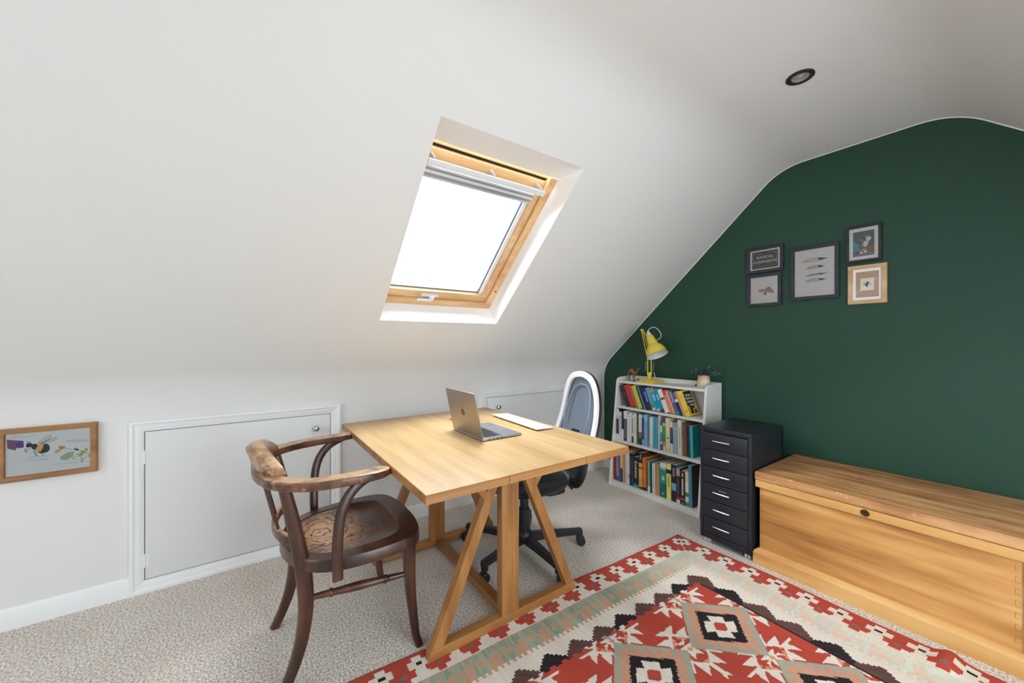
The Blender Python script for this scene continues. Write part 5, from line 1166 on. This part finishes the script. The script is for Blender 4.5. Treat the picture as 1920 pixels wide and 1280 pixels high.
def sprig(ang, tilt, L_, mat):
    d = Vector((math.cos(ang)*math.sin(tilt), math.sin(ang)*math.sin(tilt), math.cos(tilt))); p = Vector((1.030 + 0.015*math.cos(ang), -0.105 + 0.015*math.sin(ang), TZ + 0.072))
    s = BM(); sweep(s, [p, p + d*L_*0.6 + Vector((0, 0, 0.004)), p + d*L_], 0.0007, n=3, seg=5, up=(0, 1, 0.1)); st = obj('stem', s, LVS, lv)
    s = BM()
    for k in range(14):
        q = p + d*(L_*(0.55 + 0.45*k/13)); o = Vector((rr_.gauss(0, 1), rr_.gauss(0, 1), rr_.gauss(0, 1))).normalized()
        bmesh.ops.create_icosphere(s, subdivisions=1, radius=rr_.uniform(0.0022, 0.0042), matrix=Matrix.Translation(q + o*0.0035) @ Matrix.Rotation(rr_.random()*3, 4, 'X') @ Matrix.Diagonal((0.7, 0.7, 1.4, 1)))
    obj('flower_head', s, mat, st)
for k in range(26): sprig(rr_.uniform(0, 6.28), rr_.uniform(0.1, 1.05), rr_.uniform(0.040, 0.062), LVF)
for ang, ti, l in ((math.pi - 0.3, 0.75, 0.088), (math.pi + 0.2, 1.05, 0.080), (0.5, 0.25, 0.088), (-0.2, 1.05, 0.105), (0.3, 1.2, 0.10), (math.pi*0.9, 0.9, 0.075)): sprig(ang, ti, l, LVG)

# ------------------------------------------------------------------ pictures on the green wall
BFR = wood('blue_black_frame', rgb(30, 33, 42), rgb(36, 40, 50), rgb(44, 48, 58), 'X', 10, 8, 0.42)
BFR2 = wood('black_frame', rgb(24, 22, 26), rgb(30, 28, 32), rgb(36, 34, 38), 'X', 10, 8, 0.42)
OFR = wood('pale_oak_frame', rgb(188, 146, 104), rgb(206, 168, 126), rgb(218, 184, 146), 'X', 10, 8, 0.5)
PG = glassmat('picture_glass', fres=1.5)
PAPER = M('white_mount_board', rgb(246, 246, 247), 0.8); CRP = M('cream_print_paper', rgb(244, 241, 239), 0.8)
def frame_mesh(bm, T, w, h, fw, th, back=0.0):
    """mitred frame in local (u right, v up, n out) via T; outer size w,h"""
    prof = [(0, 0), (0, th - 0.001), (0.001, th), (fw - 0.001, th), (fw, th - 0.001), (fw, 0.004)]
    rings_mesh(bm, [[T(-w/2 + a, -h/2 + a, n), T(w/2 - a, -h/2 + a, n), T(w/2 - a, h/2 - a, n), T(-w/2 + a, h/2 - a, n)] for a, n in prof], cap0=False, cap1=False)
def flat(bm, T, u0, v0, u1, v1, n, mat=0):
    vs = [bm.verts.new(T(u0, v0, n)), bm.verts.new(T(u1, v0, n)), bm.verts.new(T(u1, v1, n)), bm.verts.new(T(u0, v1, n))]; bm.faces.new(vs).material_index = mat
def shape(bm, T, pts, n, mat=0):
    bm.faces.new([bm.verts.new(T(u, v, n)) for u, v in pts]).material_index = mat
def line(bm, T, pts, w, n, mat=0):
    P_ = [Vector((a, b)) for a, b in pts]
    for i in range(len(P_)-1):
        d = (P_[i+1] - P_[i]); 
        if d.length < 1e-6: continue
        d.normalize(); q = Vector((-d.y, d.x))*w/2; e = d*w*0.3
        shape(bm, T, [P_[i] - e + q, P_[i] - e - q, P_[i+1] + e - q, P_[i+1] + e + q], n, mat)
def ell(cx, cy, rx, ry, rot=0, n=20):
    c, s = math.cos(rot), math.sin(rot)
    return [(cx + rx*math.cos(2*math.pi*k/n)*c - ry*math.sin(2*math.pi*k/n)*s, cy + rx*math.cos(2*math.pi*k/n)*s + ry*math.sin(2*math.pi*k/n)*c) for k in range(n)]
def picture(label, x0, x1, z0, z1, fw, fmat, th=0.016, name='framed_picture', group='pictures on the green wall'):
    cx, cz = (x0+x1)/2, (z0+z1)/2
    root = thing(name, label, 'picture', (cx, 0, cz), group=group)
    T = lambda u, v, n: Vector((cx + u, -0.0015 - n, cz + v))
    bm = BM(); frame_mesh(bm, T, x1-x0, z1-z0, fw, th); obj('frame', bm, fmat, root, smooth=0)
    bm = BM(); w, h = x1-x0-2*fw, z1-z0-2*fw; vs_ = [T(-w/2-0.002, -h/2-0.002, 0.0105), T(w/2+0.002, -h/2-0.002, 0.0105), T(w/2+0.002, h/2+0.002, 0.0105), T(-w/2-0.002, h/2+0.002, 0.0105)]
    bm.faces.new([bm.verts.new(v) for v in vs_]); obj('glass_pane', bm, PG, root, smooth=0)
    return root, T, w, h
INK = M('violet_ink', rgb(74, 66, 104), 0.8, var=0.2, vscale=200); INK2 = M('brown_red_ink', rgb(140, 90, 84), 0.8); GRAPH = M('grey_pencil', rgb(136, 136, 142), 0.8)
rp = random.Random(11)
# A lino print with lettering
root, T, w, h = picture('small blue-black framed lettered lino print, upper left of the five pictures', 1.279, 1.496, 1.650, 1.821, 0.020, BFR)
bm = BM(); flat(bm, T, -w/2, -h/2, w/2, h/2, 0.006); obj('mount', bm, PAPER, root, smooth=0)
bm = BM(); W2, H2 = w/2 - 0.011, h/2 - 0.009; flat(bm, T, -W2, -H2, W2, H2, 0.0064)
pr_o = obj('print', bm, M('grey_brown_print', rgb(92, 88, 84), 0.8), root, smooth=0)
bm = BM()
for k in range(230):
    u, v = rp.uniform(-W2 + 0.004, W2 - 0.004), rp.uniform(-H2 + 0.004, H2 - 0.004)
    if abs(v) < 0.030 and abs(u) < W2*0.85: continue
    an_ = rp.uniform(-0.6, 0.6) + (0.8 if u*v > 0 else -0.8); l = rp.uniform(0.004, 0.009)
    line(bm, T, [(u, v), (u + l*math.cos(an_)*0.5, v + l*math.sin(an_)*0.5)], 0.0010, 0.0066)
for sx in (-1, 1):
    line(bm, T, [(sx*W2*0.93, -0.03), (sx*W2*0.86, 0.0), (sx*W2*0.95, 0.035)], 0.0012, 0.0067)
obj('carved_lines', bm, M('pale_print_line', rgb(206, 203, 196), 0.8), pr_o, smooth=0)
for tx, v in (('RADICAL', 0.016), ('COMPASSION', -0.014)):
    mt = axes(T(0.0, v, 0.0068), (1, 0, 0), (0, 0, 1)); obj('lettering', text_bm(tx, 0.0245 if tx == 'RADICAL' else 0.0215, 0.0001, mt, bold=0.0008), MATS['pale_print_line'], pr_o, smooth=0)
# B moth print
root, T, w, h = picture('blue-black framed print of a pinkish moth, lower left of the five pictures', 1.281, 1.484, 1.427, 1.641, 0.020, BFR)
bm = BM(); flat(bm, T, -w/2, -h/2, w/2, h/2, 0.006); obj('print', bm, CRP, root, smooth=0)
bm = BM(); shape(bm, T, [(0.012, 0.0), (0.030, 0.020), (0.055, -0.004), (0.060, -0.022), (0.040, -0.024), (0.020, -0.014)], 0.0064); shape(bm, T, [(0.012, -0.004), (0.018, -0.018), (0.010, -0.040), (0.002, -0.032), (-0.004, -0.022)], 0.0064)
shape(bm, T, [(0.010, 0.002), (0.0, 0.008), (-0.03, 0.004), (-0.035, -0.008), (-0.01, -0.012)], 0.0064); line(bm, T, [(0.020, 0.018), (0.006, -0.010), (-0.002, -0.026)], 0.005, 0.0066); line(bm, T, [(-0.03, -0.066), (0.025, -0.066)], 0.0008, 0.0064)
obj('moth', bm, M('dusty_pink_ink', rgb(176, 140, 146), 0.8, var=0.1, vscale=300), root, smooth=0)
# C four winged forms
root, T, w, h = picture('large blue-black framed print of four violet wing shapes, centre of the five pictures', 1.534, 1.774, 1.447, 1.773, 0.021, BFR)
bm = BM(); flat(bm, T, -w/2, -h/2, w/2, h/2, 0.006); obj('print', bm, CRP, root, smooth=0)
for cv_, cc, l, hh in ((0.070, 0.0, 0.062, 0.016), (0.026, 0.004, 0.044, 0.015), (-0.018, 0.008, 0.052, 0.008), (-0.052, 0.006, 0.050, 0.014)):
    bm = BM(); up_ = [(cc - l + 2*l*k/14, cv_ + hh*math.sin(math.pi*(k/14)**0.8)*0.9 + 0.006*k/14) for k in range(15)]; dn_ = [(cc - l + 2*l*k/14, cv_ - hh*0.35*math.sin(math.pi*k/14) + 0.006*k/14) for k in range(15)]
    line(bm, T, up_, 0.0016, 0.0066); line(bm, T, dn_, 0.0016, 0.0066)
    hd = up_[9:] + list(reversed(dn_[9:])); shape(bm, T, [hd[i] for i in range(len(hd)) if i == 0 or hd[i] != hd[i-1]][:-1], 0.0064)
    for k in range(2, 10):
        a_, b_ = up_[k], dn_[k]; line(bm, T, [a_, ((a_[0]+b_[0])/2 + 0.004, (a_[1]+b_[1])/2), b_], 0.0009, 0.0065)
        for q in (0.3, 0.6): shape(bm, T, ell(a_[0]*(1-q) + b_[0]*q, a_[1]*(1-q) + b_[1]*q, 0.0018, 0.0012, 0, 8), 0.0067, 1)
    line(bm, T, [(cc + l - 0.004, cv_ + 0.006), (cc + l + 0.006, cv_ + 0.014)], 0.0012, 0.0066)
    obj('wing_drawing', bm, [INK, INK2 if cv_ == 0.026 else INK], root, smooth=0)
# D cat photograph
root, T, w, h = picture('black framed photograph of a cat looking up, upper right of the five pictures', 1.803, 1.952, 1.636, 1.838, 0.013, BFR2)
bm = BM(); flat(bm, T, -w/2, -h/2, w/2, h/2, 0.006); obj('mount', bm, PAPER, root, smooth=0)
W2, H2 = w/2 - 0.017, h/2 - 0.019
cat_cols = [(72, 90, 96), (60, 150, 176), (136, 88, 48), (120, 116, 122), (228, 222, 220), (70, 66, 72), (196, 150, 110)]
bm = BM(); flat(bm, T, -W2, -H2, W2, H2, 0.0062, 0)
cl = lambda pts: [(max(-W2, min(W2, a)), max(-H2, min(H2, b))) for a, b in pts]
shape(bm, T, [(-W2, -0.045), (-W2, 0.016), (-0.034, 0.012), (-0.020, -0.004), (-0.018, -0.03)], 0.0063, 1)
shape(bm, T, [(W2, -0.055), (W2, -0.008), (0.020, -0.014), (0.010, -0.03), (0.008, -0.055)], 0.0063, 2)
shape(bm, T, [(-W2 + 0.002, -H2), (-0.030, -0.035), (-0.016, -0.008), (0.002, 0.0), (0.016, -0.018), (0.020, -0.05), (W2, -0.058), (W2, -H2)], 0.0064, 3)
shape(bm, T, ell(0.006, 0.024, 0.021, 0.020, 0.4, 18), 0.0066, 3); shape(bm, T, [(-0.012, 0.034), (-0.008, 0.047), (0.001, 0.042)], 0.0066, 5); shape(bm, T, [(0.004, 0.043), (0.012, 0.048), (0.014, 0.038)], 0.0066, 3)
shape(bm, T, ell(0.020, 0.024, 0.012, 0.012, 0.5, 14), 0.0067, 4); shape(bm, T, [(0.004, 0.012), (0.022, 0.012), (0.018, -0.010), (0.006, -0.020), (-0.004, -0.006)], 0.0067, 4)
shape(bm, T, ell(0.001, 0.028, 0.008, 0.013, 0.5, 12), 0.0068, 5); shape(bm, T, ell(0.026, 0.031, 0.003, 0.002, 0.5, 8), 0.0069, 6); shape(bm, T, ell(0.015, 0.031, 0.0022, 0.003, 0.3, 8), 0.0069, 5)
for u, v, r, mm in ((-0.012, -0.022, 0.009, 5), (-0.024, -0.048, 0.010, 5), (0.000, -0.034, 0.010, 6), (0.008, -0.046, 0.008, 4), (-0.010, -0.050, 0.008, 4), (-0.022, -0.034, 0.006, 6)): shape(bm, T, ell(u, v, r, r*0.7, rp.uniform(0, 3), 10), 0.0067 + r*0.003, mm)
obj('cat_photograph', bm, [M('photo_tone_%d' % i, rgb(*c), 0.35) for i, c in enumerate(cat_cols)], root, smooth=0)
# E oak frame with a bee
root, T, w, h = picture('pale oak framed picture of a small dark bee, lower right of the five pictures', 1.812, 1.973, 1.402, 1.616, 0.020, OFR)
bm = BM(); flat(bm, T, -w/2, -h/2, w/2, h/2, 0.006); obj('mount', bm, PAPER, root, smooth=0)
bm = BM(); W2, H2 = w/2 - 0.013, h/2 - 0.016; flat(bm, T, -W2, -H2, W2, H2, 0.0063); flat(bm, T, -0.028, -0.034, 0.028, 0.034, 0.0066, 1)
obj('print', bm, [M('kraft_board', rgb(176, 142, 118), 0.8), M('pale_card', rgb(216, 212, 198), 0.8)], root, smooth=0)
bm = BM(); shape(bm, T, ell(-0.002, -0.004, 0.006, 0.011, 0.1), 0.0069); shape(bm, T, ell(0.002, 0.008, 0.006, 0.006), 0.0069)
for s in (-1, 1):
    for k in (-0.006, 0.002, 0.010): line(bm, T, [(s*0.004, k), (s*0.013, k + 0.004), (s*0.016, k - 0.002)], 0.0009, 0.0069)
    shape(bm, T, ell(s*0.009, 0.0, 0.006, 0.003, s*0.6, 10), 0.00685, 1)
obj('bee', bm, [M('bee_black', rgb(46, 40, 34), 0.7), M('bee_wing', rgb(150, 140, 120), 0.6)], root, smooth=0)

# ------------------------------------------------------------------ bee watercolour on the knee wall
py0, py1, pz0, pz1 = -3.652, -3.367, 0.610, 0.830
cy_, cz_ = (py0+py1)/2, (pz0+pz1)/2
root = thing('framed_picture', 'oak framed watercolour of a bumblebee and a butterfly, on the white knee wall', 'picture', (0, cy_, cz_))
T = lambda u, v, n: Vector((0.0015 + n, cy_ + u, cz_ + v))
WFR = wood('mid_oak_frame', rgb(132, 88, 48), rgb(158, 110, 64), rgb(178, 130, 82), 'Y', 10, 8, 0.45)
bm = BM(); ww, hh = py1-py0, pz1-pz0; fw = 0.021; th = 0.022
prof = [(0, 0), (0, th - 0.004), (0.004, th), (fw - 0.002, th - 0.002), (fw, th - 0.006), (fw, 0.004)]
rings_mesh(bm, [[T(-ww/2 + a, -hh/2 + a, n), T(ww/2 - a, -hh/2 + a, n), T(ww/2 - a, hh/2 - a, n), T(-ww/2 + a, hh/2 - a, n)] for a, n in prof], cap0=False, cap1=False)
obj('frame', bm, WFR, root, smooth=0)
w, h = ww - 2*fw, hh - 2*fw
bm = BM(); flat(bm, T, -w/2, -h/2, w/2, h/2, 0.007); obj('watercolour_paper', bm, M('watercolour_paper', rgb(226, 230, 230), 0.85, var=0.015, vscale=20), root, smooth=0)
bm = BM(); bm.faces.new([bm.verts.new(v) for v in (T(-w/2-0.001, -h/2-0.001, 0.011), T(w/2+0.001, -h/2-0.001, 0.011), T(w/2+0.001, h/2+0.001, 0.011), T(-w/2-0.001, h/2+0.001, 0.011))]); obj('glass_pane', bm, PG, root, smooth=0)
px = lambda x, y: (-w/2 + (x - 150)/1275*w, h/2 - ((y - (375 - 0.08*(x-150))))/(680 - 0.045*(x-150))*h)   # layout of the drawing on the sheet
pp = lambda L: [px(*q) for q in L]
bcol = [(126, 78, 128), (88, 60, 140), (40, 52, 66), (226, 180, 60), (206, 204, 196), (60, 62, 66), (214, 140, 84), (200, 180, 110), (168, 184, 150), (170, 176, 70), (60, 96, 66)]
bmts = [M('watercolour_%d' % i, rgb(*c), 0.85, var=0.12, vscale=90) for i, c in enumerate(bcol)]
bm = BM(); shape(bm, T, pp([(165, 460), (400, 480), (405, 585), (300, 595), (290, 630), (175, 600)]), 0.0072, 0); shape(bm, T, pp(ell(352, 545, 52, 48)), 0.0074, 1); obj('foxglove_flower', bm, bmts, root, smooth=0)
bm = BM()
shape(bm, T, pp(ell(720, 600, 62, 70, 0.3)), 0.0074, 2); shape(bm, T, pp([(575, 610), (620, 540), (690, 545), (680, 600), (640, 655), (590, 640)]), 0.0076, 3); shape(bm, T, pp(ell(560, 575, 50, 48)), 0.0075, 2); shape(bm, T, pp(ell(480, 550, 48, 36, -0.3)), 0.0077, 2); shape(bm, T, pp(ell(665, 640, 60, 40, 0.2)), 0.0073, 2)
for L_ in ([(600, 520), (700, 430), (790, 390), (800, 430), (750, 480), (660, 530)], [(640, 530), (760, 470), (870, 430), (885, 460), (800, 510), (690, 545)]):
    shape(bm, T, pp(L_), 0.0072, 4); line(bm, T, pp(L_ + [L_[0]]), 0.0007, 0.0073, 5)
for L_ in ([(490, 600), (440, 640), (450, 665)], [(560, 620), (600, 720)], [(545, 640), (575, 720)], [(600, 650), (690, 715)], [(470, 510), (445, 490)], [(480, 505), (500, 495)], [(450, 590), (420, 620), (425, 660)]): line(bm, T, pp(L_), 0.0018, 0.0078, 2)
obj('bumblebee', bm, bmts, root, smooth=0)
bm = BM()
shape(bm, T, pp([(905, 600), (930, 565), (1010, 572), (1015, 600), (950, 630)]), 0.0074, 6); shape(bm, T, pp([(865, 690), (858, 650), (900, 620), (960, 632), (930, 660)]), 0.0073, 7)
shape(bm, T, pp([(1160, 655), (1050, 670), (935, 740), (950, 790), (1040, 795), (1120, 730)]), 0.0072, 8); shape(bm, T, pp(ell(1190, 625, 40, 17, 0.2)), 0.0076, 10)
for L_ in ([(1000, 612), (1160, 625)], [(1220, 635), (1290, 660)], [(1150, 660), (1120, 730), (1090, 775)], [(1170, 600), (1170, 575)]): line(bm, T, pp(L_), 0.001, 0.0076, 5)
obj('butterfly', bm, bmts, root, smooth=0)
bm = BM(); rq = random.Random(2)
for k in range(42):
    x, y = rq.choice([(1170, 745), (1220, 720), (1260, 690), (1300, 660), (1380, 720), (1330, 640)]); shape(bm, T, pp(ell(x + rq.uniform(-35, 35), y + rq.uniform(-28, 28), rq.uniform(8, 16), rq.uniform(7, 13), rq.uniform(0, 3), 8)), 0.0073 + 0.00001*k, 9)
for L_ in ([(1275, 820), (1275, 760), (1230, 720)], [(1275, 810), (1300, 770), (1350, 740)], [(1275, 790), (1260, 740)], [(1235, 800), (1275, 825), (1310, 800)]): line(bm, T, pp(L_), 0.0011, 0.008, 10)
obj('yellow_flower', bm, bmts, root, smooth=0)
bm = BM()       # handwriting: joined wavy pen lines
for x0, x1, y0, sl_ in ((200, 350, 405, -0.03), (215, 600, 435, -0.1), (450, 790, 745, -0.07), (440, 770, 790, -0.08), (1020, 1360, 490, -0.07), (1020, 1400, 515, -0.09), (840, 1200, 855, -0.08)):
    L_ = []; x = x0
    while x < x1: L_.append((x, y0 + (x-x0)*sl_ + rq.uniform(-13, 13) + (55 - 0) * 0)); x += rq.uniform(6, 13)
    line(bm, T, pp(L_), 0.0007, 0.0073)
obj('handwriting', bm, GRAPH, root, smooth=0)

# ------------------------------------------------------------------ recessed ceiling light (switched off)
dl = thing('recessed_downlight', 'small round bronze recessed downlight, unlit, in the white ceiling', 'ceiling light', (1.872, -0.905, 2.306))
bm = BM(); c = (1.872, -0.905, 2.306); lathe(bm, [(0.028, 0.004), (0.031, -0.001), (0.036, -0.006), (0.046, -0.006), (0.050, -0.003), (0.050, 0.0)], c, seg=40); obj('bezel', bm, M('dark_bronze', rgb(70, 68, 64), 0.35, 0.7), dl, smooth=50)
bm = BM(); lathe(bm, [(0.031, -0.002), (0.029, 0.0), (0.016, 0.0), (0.0, -0.0)], c, seg=32); lathe(bm, [(0.0295, -0.0015), (0.022, -0.0005), (0.010, -0.0005), (0.009, -0.0025), (0, -0.003)], c, seg=32); obj('lamp', bm, M('faceted_reflector', rgb(205, 203, 198), 0.35, 0.6, bump=1.0, bscale=300), dl, smooth=0)
